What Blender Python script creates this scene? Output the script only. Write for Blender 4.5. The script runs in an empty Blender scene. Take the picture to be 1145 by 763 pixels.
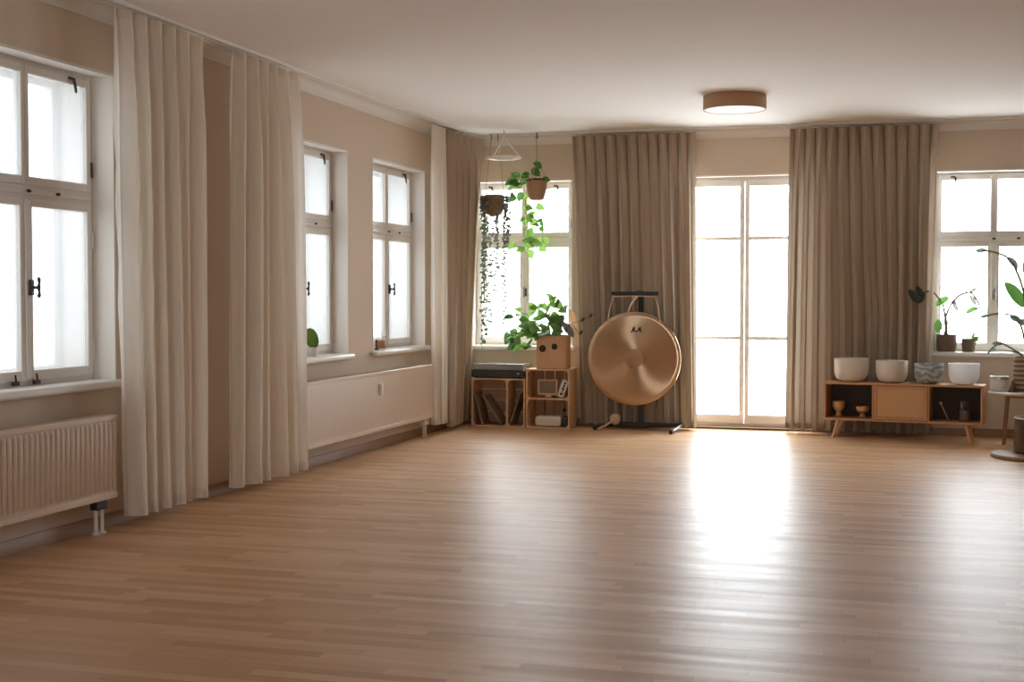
import bpy, bmesh, math, random
from mathutils import Vector, Matrix, Euler
PI = math.pi
SC = bpy.context.scene
COL = SC.collection

# ------------------------------------------------------------------ materials
def new_mat(name):
    m = bpy.data.materials.new(name); m.use_nodes = True
    nt = m.node_tree; nt.nodes.clear()
    out = nt.nodes.new('ShaderNodeOutputMaterial')
    return m, nt, out

def N(nt, typ, **kw):
    n = nt.nodes.new(typ)
    for k, v in kw.items():
        if k == 'inp':
            for a, b in v.items(): n.inputs[a].default_value = b
        else: setattr(n, k, v)
    return n

def c4(c): return (c[0], c[1], c[2], 1.0)

def mat(name, col, rough=.5, metal=0.0, var=.08, scale=6.0, stretch=(1, 1, 1), bump=0.0, bscale=60.0,
        col2=None, trans=0.0, coat=0.0, spec=.5):
    """Principled material whose colour drifts with a noise; optional fine bump and translucency."""
    m, nt, out = new_mat(name)
    b = N(nt, 'ShaderNodeBsdfPrincipled')
    b.inputs['Roughness'].default_value = rough
    b.inputs['Metallic'].default_value = metal
    b.inputs['Coat Weight'].default_value = coat
    b.inputs['Specular IOR Level'].default_value = spec
    tc = N(nt, 'ShaderNodeTexCoord'); mp = N(nt, 'ShaderNodeMapping'); mp.inputs['Scale'].default_value = stretch
    nt.links.new(tc.outputs['Object'], mp.inputs['Vector'])
    nz = N(nt, 'ShaderNodeTexNoise', inp={'Scale': scale, 'Detail': 4.0, 'Roughness': .55})
    nt.links.new(mp.outputs['Vector'], nz.inputs['Vector'])
    mx = N(nt, 'ShaderNodeMix', data_type='RGBA')
    c2 = col2 or tuple(max(0, c * (1 - 2 * var)) for c in col)
    c1 = col if col2 else tuple(min(1, c * (1 + var)) for c in col)
    mx.inputs[6].default_value = c4(c1); mx.inputs[7].default_value = c4(c2)
    nt.links.new(nz.outputs['Fac'], mx.inputs[0])
    nt.links.new(mx.outputs[2], b.inputs['Base Color'])
    if bump:
        n2 = N(nt, 'ShaderNodeTexNoise', inp={'Scale': bscale, 'Detail': 3.0})
        nt.links.new(mp.outputs['Vector'], n2.inputs['Vector'])
        bp = N(nt, 'ShaderNodeBump', inp={'Strength': bump, 'Distance': .004})
        nt.links.new(n2.outputs['Fac'], bp.inputs['Height'])
        nt.links.new(bp.outputs['Normal'], b.inputs['Normal'])
    sh = b.outputs[0]
    if trans:
        t = N(nt, 'ShaderNodeBsdfTranslucent'); nt.links.new(mx.outputs[2], t.inputs['Color'])
        ms = N(nt, 'ShaderNodeMixShader'); ms.inputs[0].default_value = trans
        nt.links.new(b.outputs[0], ms.inputs[1]); nt.links.new(t.outputs[0], ms.inputs[2]); sh = ms.outputs[0]
    nt.links.new(sh, out.inputs['Surface'])
    return m

def floor_mat():
    m, nt, out = new_mat('beech_parquet')
    L = nt.links.new
    tc = N(nt, 'ShaderNodeTexCoord'); sx = N(nt, 'ShaderNodeSeparateXYZ'); L(tc.outputs['Object'], sx.inputs[0])
    def M(op, a, b=None):
        n = N(nt, 'ShaderNodeMath', operation=op)
        for i, v in enumerate((a, b)):
            if v is None: continue
            if isinstance(v, (int, float)): n.inputs[i].default_value = v
            else: L(v, n.inputs[i])
        return n.outputs[0]
    W, LEN = .068, .62
    v = M('DIVIDE', sx.outputs['Y'], W); row = M('FLOOR', v); fv = M('FRACT', v)
    wn = N(nt, 'ShaderNodeTexWhiteNoise', noise_dimensions='1D'); L(row, wn.inputs['W'])
    u = M('ADD', M('DIVIDE', sx.outputs['X'], LEN), M('MULTIPLY', wn.outputs['Value'], 7.3))
    cl = M('FLOOR', u); fu = M('FRACT', u)
    cb = N(nt, 'ShaderNodeCombineXYZ'); L(row, cb.inputs[0]); L(cl, cb.inputs[1])
    w2 = N(nt, 'ShaderNodeTexWhiteNoise', noise_dimensions='2D'); L(cb.outputs[0], w2.inputs['Vector'])
    # strips: colour per stave plus a drawn-out grain
    mp = N(nt, 'ShaderNodeMapping'); mp.inputs['Scale'].default_value = (1.6, 26, 1); L(tc.outputs['Object'], mp.inputs['Vector'])
    off = N(nt, 'ShaderNodeVectorMath', operation='ADD'); L(mp.outputs[0], off.inputs[0]); L(w2.outputs['Color'], off.inputs[1])
    gr = N(nt, 'ShaderNodeTexNoise', inp={'Scale': 2.2, 'Detail': 5.0, 'Roughness': .6}); L(off.outputs[0], gr.inputs['Vector'])
    fac = M('ADD', M('MULTIPLY', w2.outputs['Value'], .62), M('MULTIPLY', gr.outputs['Fac'], .42))
    rp = N(nt, 'ShaderNodeValToRGB'); L(fac, rp.inputs[0])
    e = rp.color_ramp.elements
    e[0].position = .08; e[0].color = FLOOR_A
    e[1].position = .95; e[1].color = FLOOR_C
    k = rp.color_ramp.elements.new(.5); k.color = FLOOR_B
    # seams between staves
    ev = M('MULTIPLY', M('LESS_THAN', fv, .018), 1.0); eu = M('LESS_THAN', fu, .0035)
    seam = M('MAXIMUM', ev, eu)
    mx = N(nt, 'ShaderNodeMix', data_type='RGBA'); L(M('MULTIPLY', seam, .45), mx.inputs[0]); L(rp.outputs[0], mx.inputs[6]); mx.inputs[7].default_value = (.20, .10, .05, 1)
    b = N(nt, 'ShaderNodeBsdfPrincipled'); L(mx.outputs[2], b.inputs['Base Color'])
    rgh = M('ADD', M('MULTIPLY', gr.outputs['Fac'], .08), FLOOR_R)
    L(rgh, b.inputs['Roughness']); b.inputs['Specular IOR Level'].default_value = FLOOR_S
    # lacquer follows each board: a slow ripple across the boards
    m2 = N(nt, 'ShaderNodeMapping'); m2.inputs['Scale'].default_value = (.5, 3.2, 1); L(tc.outputs['Object'], m2.inputs['Vector'])
    rip = N(nt, 'ShaderNodeTexNoise', inp={'Scale': 1.0, 'Detail': 2.0}); L(m2.outputs[0], rip.inputs['Vector'])
    h = M('ADD', M('MULTIPLY', rip.outputs['Fac'], 1.0), M('MULTIPLY', w2.outputs['Value'], .03))
    bp = N(nt, 'ShaderNodeBump', inp={'Strength': .7, 'Distance': .016}); L(h, bp.inputs['Height']); L(bp.outputs[0], b.inputs['Normal'])
    L(b.outputs[0], out.inputs['Surface'])
    return m

def glass_mat(name, tint=(.97, .98, .98), refl=.07, rough=0.02):
    m, nt, out = new_mat(name)
    t = N(nt, 'ShaderNodeBsdfTransparent'); t.inputs[0].default_value = c4(tint)
    g = N(nt, 'ShaderNodeBsdfGlossy'); g.inputs['Roughness'].default_value = rough
    lw = N(nt, 'ShaderNodeLayerWeight', inp={'Blend': .5})
    pw = N(nt, 'ShaderNodeMath', operation='POWER', inp={1: 5.0}); nt.links.new(lw.outputs['Facing'], pw.inputs[0])
    fr = N(nt, 'ShaderNodeMath', operation='MULTIPLY_ADD', inp={1: .5, 2: refl * .6}); nt.links.new(pw.outputs[0], fr.inputs[0])
    nz = N(nt, 'ShaderNodeTexNoise', inp={'Scale': 3.0}); mu = N(nt, 'ShaderNodeMath', operation='MULTIPLY')
    ad = N(nt, 'ShaderNodeMath', operation='ADD', inp={1: .5})
    nt.links.new(nz.outputs['Fac'], ad.inputs[0])
    nt.links.new(fr.outputs[0], mu.inputs[0]); nt.links.new(ad.outputs[0], mu.inputs[1])
    ms = N(nt, 'ShaderNodeMixShader'); nt.links.new(mu.outputs[0], ms.inputs[0])
    nt.links.new(t.outputs[0], ms.inputs[1]); nt.links.new(g.outputs[0], ms.inputs[2]); nt.links.new(ms.outputs[0], out.inputs['Surface'])
    return m

def frosted_mat(name, clear, milk):
    m, nt, out = new_mat(name)
    t = N(nt, 'ShaderNodeBsdfTransparent'); t.inputs[0].default_value = c4((clear,) * 3)
    d = N(nt, 'ShaderNodeBsdfTranslucent'); nz = N(nt, 'ShaderNodeTexNoise', inp={'Scale': 2.5, 'Detail': 2.0})
    rp = N(nt, 'ShaderNodeValToRGB'); rp.color_ramp.elements[0].color = c4((milk * .92,) * 3); rp.color_ramp.elements[1].color = c4((milk,) * 3)
    nt.links.new(nz.outputs['Fac'], rp.inputs[0]); nt.links.new(rp.outputs[0], d.inputs['Color'])
    a = N(nt, 'ShaderNodeAddShader'); nt.links.new(t.outputs[0], a.inputs[0]); nt.links.new(d.outputs[0], a.inputs[1]); nt.links.new(a.outputs[0], out.inputs['Surface'])
    return m

def gong_mat():
    m, nt, out = new_mat('brushed_bronze')
    b = N(nt, 'ShaderNodeBsdfPrincipled', inp={'Metallic': 1.0, 'Roughness': .25, 'Anisotropic': .96, 'Anisotropic Rotation': 0.0})
    tg = N(nt, 'ShaderNodeTangent', direction_type='RADIAL', axis='Y'); nt.links.new(tg.outputs[0], b.inputs['Tangent'])
    tc = N(nt, 'ShaderNodeTexCoord')
    ln = N(nt, 'ShaderNodeVectorMath', operation='LENGTH'); nt.links.new(tc.outputs['Object'], ln.inputs[0])
    nz = N(nt, 'ShaderNodeTexNoise', noise_dimensions='1D', inp={'Scale': 140.0, 'Detail': 3.0}); nt.links.new(ln.outputs['Value'], nz.inputs['W'])
    rp = N(nt, 'ShaderNodeValToRGB'); nt.links.new(nz.outputs['Fac'], rp.inputs[0])
    rp.color_ramp.elements[0].position = .3; rp.color_ramp.elements[0].color = GONG_A
    rp.color_ramp.elements[1].position = .7; rp.color_ramp.elements[1].color = GONG_B
    nt.links.new(rp.outputs[0], b.inputs['Base Color']); nt.links.new(b.outputs[0], out.inputs['Surface'])
    return m

def wave_mat(name, c1, c2, scale, direction='Z', rough=.8, dist=2.0, bump=.5):
    m, nt, out = new_mat(name)
    b = N(nt, 'ShaderNodeBsdfPrincipled', inp={'Roughness': rough}); tc = N(nt, 'ShaderNodeTexCoord')
    w = N(nt, 'ShaderNodeTexWave', bands_direction=direction, inp={'Scale': scale, 'Distortion': dist, 'Detail': 2.0, 'Detail Scale': 2.0})
    nt.links.new(tc.outputs['Object'], w.inputs['Vector'])
    mx = N(nt, 'ShaderNodeMix', data_type='RGBA'); mx.inputs[6].default_value = c4(c1); mx.inputs[7].default_value = c4(c2)
    nt.links.new(w.outputs['Fac'], mx.inputs[0]); nt.links.new(mx.outputs[2], b.inputs['Base Color'])
    bp = N(nt, 'ShaderNodeBump', inp={'Strength': bump, 'Distance': .004}); nt.links.new(w.outputs['Fac'], bp.inputs['Height'])
    nt.links.new(bp.outputs[0], b.inputs['Normal']); nt.links.new(b.outputs[0], out.inputs['Surface'])
    return m

def cane_mat():
    m, nt, out = new_mat('woven_cane')
    b = N(nt, 'ShaderNodeBsdfPrincipled', inp={'Roughness': .7}); tc = N(nt, 'ShaderNodeTexCoord')
    mp = N(nt, 'ShaderNodeMapping'); mp.inputs['Rotation'].default_value = (0, PI / 4, 0); nt.links.new(tc.outputs['Object'], mp.inputs['Vector'])
    ck = N(nt, 'ShaderNodeTexChecker', inp={'Scale': 110.0, 'Color1': (.74, .47, .25, 1), 'Color2': (.58, .34, .16, 1)})
    nt.links.new(mp.outputs[0], ck.inputs['Vector']); nt.links.new(ck.outputs['Color'], b.inputs['Base Color'])
    bp = N(nt, 'ShaderNodeBump', inp={'Strength': .3, 'Distance': .002}); nt.links.new(ck.outputs['Fac'], bp.inputs['Height']); nt.links.new(bp.outputs[0], b.inputs['Normal'])
    nt.links.new(b.outputs[0], out.inputs['Surface'])
    return m

FLOOR_A = (.48, .275, .145, 1); FLOOR_B = (.62, .38, .21, 1); FLOOR_C = (.73, .495, .305, 1); FLOOR_R = .36; FLOOR_S = .19
GONG_A = (.50, .315, .185, 1); GONG_B = (.62, .42, .27, 1)

M = {}
M['wall'] = mat('beige_wall_paint', (.67, .555, .435), .85, var=.015, scale=1.5, bump=.15, bscale=90)
M['wall_d'] = mat('bounce_damping_wall', (.42, .32, .24), .85, var=.015, scale=1.5)  # for the unseen front and right walls, darkened to cut bounced light
M['ceil'] = mat('ceiling_paint', (.82, .79, .75), .9, var=.012, scale=1.0)
M['cornice'] = mat('cornice_paint', (.78, .73, .67), .7, var=.015)
M['floor'] = floor_mat()
M['base'] = mat('baseboard_wood', (.34, .19, .10), .5, var=.15, scale=5, stretch=(1, 1, 12))
M['white'] = mat('white_window_paint', (.80, .765, .72), .38, var=.02, scale=3)
M['sill'] = mat('white_sill_paint', (.86, .83, .80), .3, var=.02, scale=3)
M['reveal'] = mat('white_reveal_paint', (.80, .75, .69), .6, var=.02, scale=2)
M['glass'] = glass_mat('window_glass')
M['frost'] = frosted_mat('milky_window_glass', .075, .075)
M['iron'] = mat('dark_bronze_hardware', (.07, .05, .04), .35, metal=.8, var=.1)
M['rad'] = mat('radiator_enamel', (.66, .52, .40), .35, var=.015)
M['chrome'] = mat('dull_chrome', (.62, .60, .57), .3, metal=1.0, var=.05)
M['plastic_w'] = mat('white_plastic', (.82, .78, .73), .4, var=.02)
M['sheer'] = mat('sheer_white_cloth', (.93, .88, .81), .9, var=.01, scale=3, trans=.42, spec=.1)
M['taupe'] = mat('taupe_linen', (.485, .39, .295), .95, var=.04, scale=40, stretch=(1, 1, 4), trans=.13, spec=.1)
M['wood'] = mat('pine_wood', (.72, .45, .26), .5, var=.12, scale=7, stretch=(1, 1, 8))
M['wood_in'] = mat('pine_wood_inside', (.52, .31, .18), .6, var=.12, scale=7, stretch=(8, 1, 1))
M['oak'] = mat('oak_veneer', (.60, .33, .16), .42, var=.14, scale=6, stretch=(10, 6, 1))
M['oak_t'] = mat('dark_oak', (.33, .17, .08), .5, var=.14, scale=6, stretch=(6, 6, 1))
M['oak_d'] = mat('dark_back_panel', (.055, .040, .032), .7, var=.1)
M['black'] = mat('black_steel', (.022, .020, .019), .45, var=.1)
M['rubber'] = mat('black_rubber', (.02, .02, .02), .7, var=.1)
M['blackp'] = mat('black_plastic', (.028, .026, .025), .35, var=.1)
M['smoke'] = mat('smoky_cover', (.26, .27, .27), .22, var=.05, coat=.6)
M['bowl'] = mat('frosted_quartz_white', (.82, .77, .71), .55, var=.02, trans=.25)
M['bowl_b'] = mat('frosted_quartz_bright', (.90, .90, .90), .5, var=.02, trans=.25)
M['bowl_g'] = wave_mat('mottled_grey_blue_quartz', (.52, .57, .58), (.20, .25, .28), 5.5, 'Z', rough=.5, dist=9.0, bump=.05)
M['cane'] = cane_mat()
M['gong'] = gong_mat()
M['gong_c'] = mat('hammered_bronze', (.42, .25, .15), .42, metal=1.0, var=.08, scale=20, bump=.3, bscale=60)
M['ink'] = mat('dark_ink', (.05, .03, .02), .7, var=.05)
M['rope'] = mat('cream_cord', (.80, .66, .52), .9, var=.06, scale=60)
M['felt'] = mat('beige_felt', (.58, .42, .29), .95, var=.1, scale=30, bump=.5, bscale=120)
M['leaf'] = mat('leaf_green', (.11, .24, .055), .45, col2=(.07, .17, .035), scale=9, trans=.35)
M['leaf_l'] = mat('leaf_light_green', (.25, .40, .09), .45, col2=(.13, .26, .05), scale=9, trans=.4)
M['leaf_d'] = mat('leaf_dark', (.055, .06, .035), .5, col2=(.035, .05, .02), scale=9, trans=.15)
M['leaf_h'] = mat('small_grey_leaf', (.24, .25, .24), .5, col2=(.12, .15, .10), scale=5, trans=.3)
M['leaf_dry'] = mat('dry_tan_leaf', (.66, .38, .20), .6, var=.15, scale=12, trans=.3)
M['leaf_gy'] = mat('grey_leaf', (.17, .19, .18), .5, var=.1)
M['stem'] = mat('green_stem', (.20, .24, .10), .6, var=.15)
M['stem_b'] = mat('brown_stem', (.20, .13, .08), .7, var=.15)
M['soil'] = mat('potting_soil', (.06, .04, .028), .95, var=.3, scale=60)
M['basket'] = wave_mat('woven_seagrass', (.52, .31, .18), (.36, .20, .11), 30, 'Z')
M['basket_d'] = wave_mat('coconut_fibre', (.34, .21, .12), (.15, .09, .05), 18, 'Z', dist=6)
M['basket_s'] = wave_mat('striped_basket', (.46, .33, .22), (.10, .06, .04), 7.5, 'Z', dist=.6)
M['stone'] = mat('brown_stoneware', (.21, .15, .11), .8, col2=(.12, .08, .055), scale=18, bump=.4, bscale=40)
M['box'] = mat('planter_wood', (.64, .37, .20), .55, var=.10, scale=6, stretch=(6, 6, 1))
M['hole'] = mat('painted_hole_shade', (.05, .035, .025), .9, var=.1)  # shade inside holes painted as dark colour on discs
M['shade'] = wave_mat('woven_lampshade', (.56, .36, .21), (.42, .25, .14), 60, 'Z', dist=8, bump=.25)
M['diff'] = mat('frosted_diffuser', (.52, .50, .47), .5, var=.01)
M['marble'] = mat('pale_tabletop', (.72, .68, .64), .3, var=.08, scale=5)
M['candle'] = mat('pale_candle_jar', (.74, .70, .66), .35, var=.06, scale=10)
M['copper'] = mat('dark_copper', (.24, .13, .08), .4, metal=.7, var=.2)
M['amber'] = mat('amber_candle', (.62, .30, .13), .4, var=.1, trans=.3)
M['clear'] = glass_mat('clear_jar_glass', (.96, .95, .93), rough=.05)
M['log'] = mat('dark_lantern_glass', (.06, .042, .03), .25, col2=(.18, .10, .05), scale=9, stretch=(1, 1, 3), spec=.2)
M['disc'] = mat('wood_disc', (.36, .23, .145), .5, var=.12, scale=6, stretch=(1, 7, 1))
M['card'] = mat('cream_card', (.70, .62, .52), .7, var=.05)
M['photo'] = mat('sepia_photo', (.36, .24, .16), .5, col2=(.10, .07, .05), scale=7)
M['cloth'] = mat('cream_cloth', (.72, .64, .56), .8, var=.05, scale=8, bump=.3, bscale=90)
M['kraft'] = mat('brown_sleeve', (.30, .20, .13), .8, var=.12, scale=8)
M['brass'] = mat('warm_brass_bowl', (.60, .34, .17), .35, metal=.6, var=.12)
M['wire'] = mat('white_wire', (.86, .82, .77), .4, var=.02)
M['string'] = mat('jute_string', (.45, .32, .21), .9, var=.1)

# ------------------------------------------------------------------ mesh helpers
def BM(): return bmesh.new()

def box(bm, c, s, rot=None):
    r = bmesh.ops.create_cube(bm, size=1.0)
    mt = Matrix.Diagonal((s[0], s[1], s[2], 1))
    if rot: mt = Euler(rot).to_matrix().to_4x4() @ mt
    bmesh.ops.transform(bm, matrix=Matrix.Translation(c) @ mt, verts=r['verts'])
    return r['verts']

def bx(bm, x0, x1, y0, y1, z0, z1):
    return box(bm, ((x0 + x1) / 2, (y0 + y1) / 2, (z0 + z1) / 2), (abs(x1 - x0), abs(y1 - y0), abs(z1 - z0)))

def tube(bm, pts, r, n=8, caps=True):
    pts = [Vector(p) for p in pts]
    rs = r if isinstance(r, (list, tuple)) else [r] * len(pts)
    rings = []; prev = None
    for i, p in enumerate(pts):
        d = (pts[min(i + 1, len(pts) - 1)] - pts[max(i - 1, 0)]).normalized()
        if prev is None:
            a = Vector((0, 0, 1)) if abs(d.z) < .9 else Vector((1, 0, 0))
            e1 = d.cross(a).normalized()
        else:
            e1 = (prev - d * prev.dot(d)).normalized()
        prev = e1; e2 = d.cross(e1)
        rings.append([bm.verts.new(p + (e1 * math.cos(2 * PI * k / n) + e2 * math.sin(2 * PI * k / n)) * rs[i]) for k in range(n)])
    for a, b in zip(rings, rings[1:]):
        for k in range(n): bm.faces.new((a[k], a[(k + 1) % n], b[(k + 1) % n], b[k]))
    if caps:
        bm.faces.new(rings[0][::-1]); bm.faces.new(rings[-1])

def lathe(bm, prof, c=(0, 0, 0), n=40, axis='Z'):
    """prof: (radius, height) from bottom to top; radius 0 closes the end."""
    c = Vector(c); rings = []
    def P(r, h, k):
        a = 2 * PI * k / n
        if axis == 'Z': return c + Vector((r * math.cos(a), r * math.sin(a), h))
        return c + Vector((r * math.cos(a), h, r * math.sin(a)))
    for r, h in prof:
        rings.append([bm.verts.new(P(0, h, 0))] if r < 1e-6 else [bm.verts.new(P(r, h, k)) for k in range(n)])
    for a, b in zip(rings, rings[1:]):
        for k in range(n):
            k2 = (k + 1) % n
            if len(a) == 1 and len(b) == 1: continue
            if len(a) == 1: bm.faces.new((a[0], b[k2], b[k]))
            elif len(b) == 1: bm.faces.new((a[k], a[k2], b[0]))
            else: bm.faces.new((a[k], a[k2], b[k2], b[k]))

def ball(bm, c, r, s=(1, 1, 1), seg=20):
    rr = bmesh.ops.create_uvsphere(bm, u_segments=seg, v_segments=seg // 2, radius=r)
    bmesh.ops.transform(bm, matrix=Matrix.Translation(c) @ Matrix.Diagonal((s[0], s[1], s[2], 1)), verts=rr['verts'])

def rbox(bm, c, s, rad, n=5, axis='Z'):
    """box with rounded edges round one axis, as a prism"""
    sx, sy = (s[0], s[1]) if axis == 'Z' else (s[0], s[2])
    pts = []
    for qx, qy, a0 in ((1, 1, 0), (-1, 1, PI / 2), (-1, -1, PI), (1, -1, 3 * PI / 2)):
        for k in range(n + 1):
            a = a0 + PI / 2 * k / n
            pts.append((qx * (sx / 2 - rad) + rad * math.cos(a), qy * (sy / 2 - rad) + rad * math.sin(a)))
    h = (s[2] if axis == 'Z' else s[1]) / 2
    def V(p, t): return bm.verts.new(Vector(c) + (Vector((p[0], p[1], t)) if axis == 'Z' else Vector((p[0], t, p[1]))))
    a = [V(p, -h) for p in pts]; b = [V(p, h) for p in pts]; m = len(pts)
    for k in range(m): bm.faces.new((a[k], a[(k + 1) % m], b[(k + 1) % m], b[k]))
    bm.faces.new(a[::-1]); bm.faces.new(b)

def leaf(bm, p, d, up, L, w, curl=.15, fold=.12, heart=False):
    """one leaf blade from p along d, as wide as w, arched and folded along its midrib"""
    p = Vector(p); d = Vector(d).normalized(); up = Vector(up)
    s = d.cross(up)
    if s.length < 1e-4: s = d.cross(Vector((.3, .9, .2)))
    s.normalize(); nrm = s.cross(d)
    prof = (.55, .98, 1.0, .72, .36) if heart else (.42, .85, 1.0, .85, .48)
    ts = (.06, .25, .48, .72, .9)
    def C(t): return p + d * (L * t) + nrm * (-curl * L * (t * t))
    base = bm.verts.new(C(0)); tip = bm.verts.new(C(1)); rows = []
    for t, q in zip(ts, prof):
        rows.append([bm.verts.new(C(t) + s * (k * w / 2 * q) + nrm * (fold * w * abs(k) * q)) for k in (-1, -.5, 0, .5, 1)])
    for k in range(4):
        bm.faces.new((base, rows[0][k], rows[0][k + 1])); bm.faces.new((rows[-1][k + 1], rows[-1][k], tip))
        for a, b in zip(rows, rows[1:]): bm.faces.new((a[k], b[k], b[k + 1], a[k + 1]))

def spline(pts, n=8):
    """Catmull-Rom through the points"""
    P = [Vector(p) for p in pts]; P = [P[0] * 2 - P[1]] + P + [P[-1] * 2 - P[-2]]; out = []
    for i in range(1, len(P) - 2):
        a, b, c, d = P[i - 1:i + 3]
        for k in range(n):
            t = k / n
            out.append(.5 * (2 * b + (c - a) * t + (2 * a - 5 * b + 4 * c - d) * t * t + (3 * b - a - 3 * c + d) * t ** 3))
    out.append(P[-2]); return out

def obj(name, bm, m, parent=None, bev=0, smooth=True, bseg=2, recalc=True):
    if recalc: bmesh.ops.recalc_face_normals(bm, faces=bm.faces)
    me = bpy.data.meshes.new(name); bm.to_mesh(me); bm.free()
    for mm in (m if isinstance(m, (list, tuple)) else [m]): me.materials.append(M[mm] if isinstance(mm, str) else mm)
    o = bpy.data.objects.new(name, me); COL.objects.link(o)
    if parent: o.parent = parent
    if bev:
        b = o.modifiers.new('bevel', 'BEVEL'); b.width = bev; b.segments = bseg; b.limit_method = 'ANGLE'; b.angle_limit = math.radians(40); b.harden_normals = False
    if smooth:
        for p in me.polygons: p.use_smooth = True
        if hasattr(me, 'set_sharp_from_angle'): me.set_sharp_from_angle(angle=math.radians(38))
    return o

def tag(o, label, cat, group=None):
    o['label'] = label; o['category'] = cat
    if group: o['group'] = group
    return o

def thing(name, label, cat, loc=(0, 0, 0), rz=0, group=None):
    o = bpy.data.objects.new(name, None); COL.objects.link(o); o.empty_display_size = .1
    o.location = loc; o.rotation_euler = (0, 0, rz)
    return tag(o, label, cat, group)

def struct(name, bm, m, **k):
    o = obj(name, bm, m, **k); o['kind'] = 'structure'; return o

# ------------------------------------------------------------------ room shell
H = 3.0; TH = .46; X1 = 8.6; Y0 = -15.2
# (centre along wall, opening width, sill height, head height)
W1 = (-7.157, 1.29, .845, 2.62); W2 = (-3.758, 1.29, .855, 2.537); W3 = (-1.915, 1.33, .855, 2.537)
W4 = (.61, 1.10, .815, 2.537); W5 = (5.247, 1.11, .80, 2.53); W6 = (3.2, 1.3, .8, 2.55); DR = (2.90, 1.34, .02, 2.54)  # W6 is an added opening behind the camera for fill light

def wall_with_holes(name, a0, a1, holes, place, m):
    """wall between a0 and a1 pierced by the holes (lo, hi, z0, z1); one mesh"""
    bm = BM(); xs = sorted({a0, a1, *[h[0] for h in holes], *[h[1] for h in holes]})
    zs = sorted({0, H, *[h[2] for h in holes], *[h[3] for h in holes]})
    for x0, x1 in zip(xs, xs[1:]):
        run = None; segs = []
        for z0, z1 in zip(zs, zs[1:]):
            cx, cz = (x0 + x1) / 2, (z0 + z1) / 2
            solid = not any(h[0] < cx < h[1] and h[2] < cz < h[3] for h in holes)
            if solid: run = (run[0], z1) if run else (z0, z1)
            elif run: segs.append(run); run = None
        if run: segs.append(run)
        for z0, z1 in segs: place(bm, x0, x1, z0, z1)
    bmesh.ops.remove_doubles(bm, verts=bm.verts, dist=1e-5)
    return struct(name, bm, m, smooth=False)

def hole(w): return (w[0] - w[1] / 2, w[0] + w[1] / 2, w[2], w[3])
wall_with_holes('wall_left', Y0, TH, [hole(W1), hole(W2), hole(W3)], lambda bm, a, b, z0, z1: bx(bm, -TH, 0, a, b, z0, z1), 'wall')
wall_with_holes('wall_back', 0, X1, [hole(W4), hole(DR), hole(W5)], lambda bm, a, b, z0, z1: bx(bm, a, b, 0, TH, z0, z1), 'wall')
wall_with_holes('wall_front', 0, X1, [hole(W6)], lambda bm, a, b, z0, z1: bx(bm, a, b, Y0 - TH, Y0, z0, z1), 'wall_d')
b = BM(); bx(b, X1, X1 + .2, Y0, TH, 0, H); struct('wall_right', b, 'wall_d', smooth=False)
b = BM(); bx(b, -TH, X1 + .2, Y0 - TH, TH, -.1, 0); struct('floor', b, 'floor', smooth=False)
b = BM(); bx(b, -TH, X1 + .2, Y0 - TH, TH, H, H + .1); struct('ceiling', b, 'ceil', smooth=False)

def prism_run(bm, prof, p0, p1, inward):
    """sweep a (depth, z) profile from p0 to p1; depth runs along inward"""
    p0, p1, iw = Vector(p0), Vector(p1), Vector(inward)
    a = [bm.verts.new(p0 + iw * d + Vector((0, 0, z))) for d, z in prof]
    c = [bm.verts.new(p1 + iw * d + Vector((0, 0, z))) for d, z in prof]; n = len(prof)
    for k in range(n): bm.faces.new((a[k], a[(k + 1) % n], c[(k + 1) % n], c[k]))
    bm.faces.new(a[::-1]); bm.faces.new(c)
CORN = [(0, 2.898), (.012, 2.898), (.016, 2.908)] + [(.016 + .058 * (1 - math.cos(t)), 2.912 + .062 * math.sin(t)) for t in [PI / 2 * k / 6 for k in range(7)]] + [(.074, 2.984), (.09, 2.984), (.09, 2.9995), (0, 2.9995)]
b = BM(); prism_run(b, CORN, (0, Y0, 0), (0, 0, 0), (1, 0, 0)); struct('trim_1', b, 'cornice')
b = BM(); prism_run(b, CORN, (0.09, 0, 0), (X1, 0, 0), (0, -1, 0)); struct('trim_2', b, 'cornice')
BASE = [(0, 0), (.018, 0), (.018, .062), (.011, .075), (0, .075)]
b = BM(); prism_run(b, BASE, (0, Y0, .001), (0, 0, .001), (1, 0, 0)); struct('baseboard_left', b, 'base')
b = BM()
for x0, x1 in ((.018, DR[0] - DR[1] / 2 - .01), (DR[0] + DR[1] / 2 + .01, X1)): prism_run(b, BASE, (x0, 0, .001), (x1, 0, .001), (0, -1, 0))
struct('baseboard_back', b, 'base')

# ------------------------------------------------------------------ windows (local: x along the wall, y outwards, z up)
def frame_rect(bm, x0, x1, z0, z1, y0, y1, l, r, bt, tp):
    bx(bm, x0, x0 + l, y0, y1, z0, z1); bx(bm, x1 - r, x1, y0, y1, z0, z1)
    bx(bm, x0 + l, x1 - r, y0, y1, z0, z0 + bt); bx(bm, x0 + l, x1 - r, y0, y1, z1 - tp, z1)

def place_on(o, wall, c):
    if wall == 'B': o.location = (c, 0, 0)
    elif wall == 'F': o.location = (c, Y0, 0); o.rotation_euler = (0, 0, PI)
    else: o.location = (0, c, 0); o.rotation_euler = (0, 0, PI / 2)

def pane(parent, x0, x1, z0, z1, y, m='glass'):
    b = BM(); bx(b, x0, x1, y - .002, y + .002, z0, z1)
    if m == 'frost': b.free(); b = BM(); b.faces.new([b.verts.new(v) for v in ((x0, y, z0), (x1, y, z0), (x1, y, z1), (x0, y, z1))])
    return obj('pane', b, m, parent, smooth=False)

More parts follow.
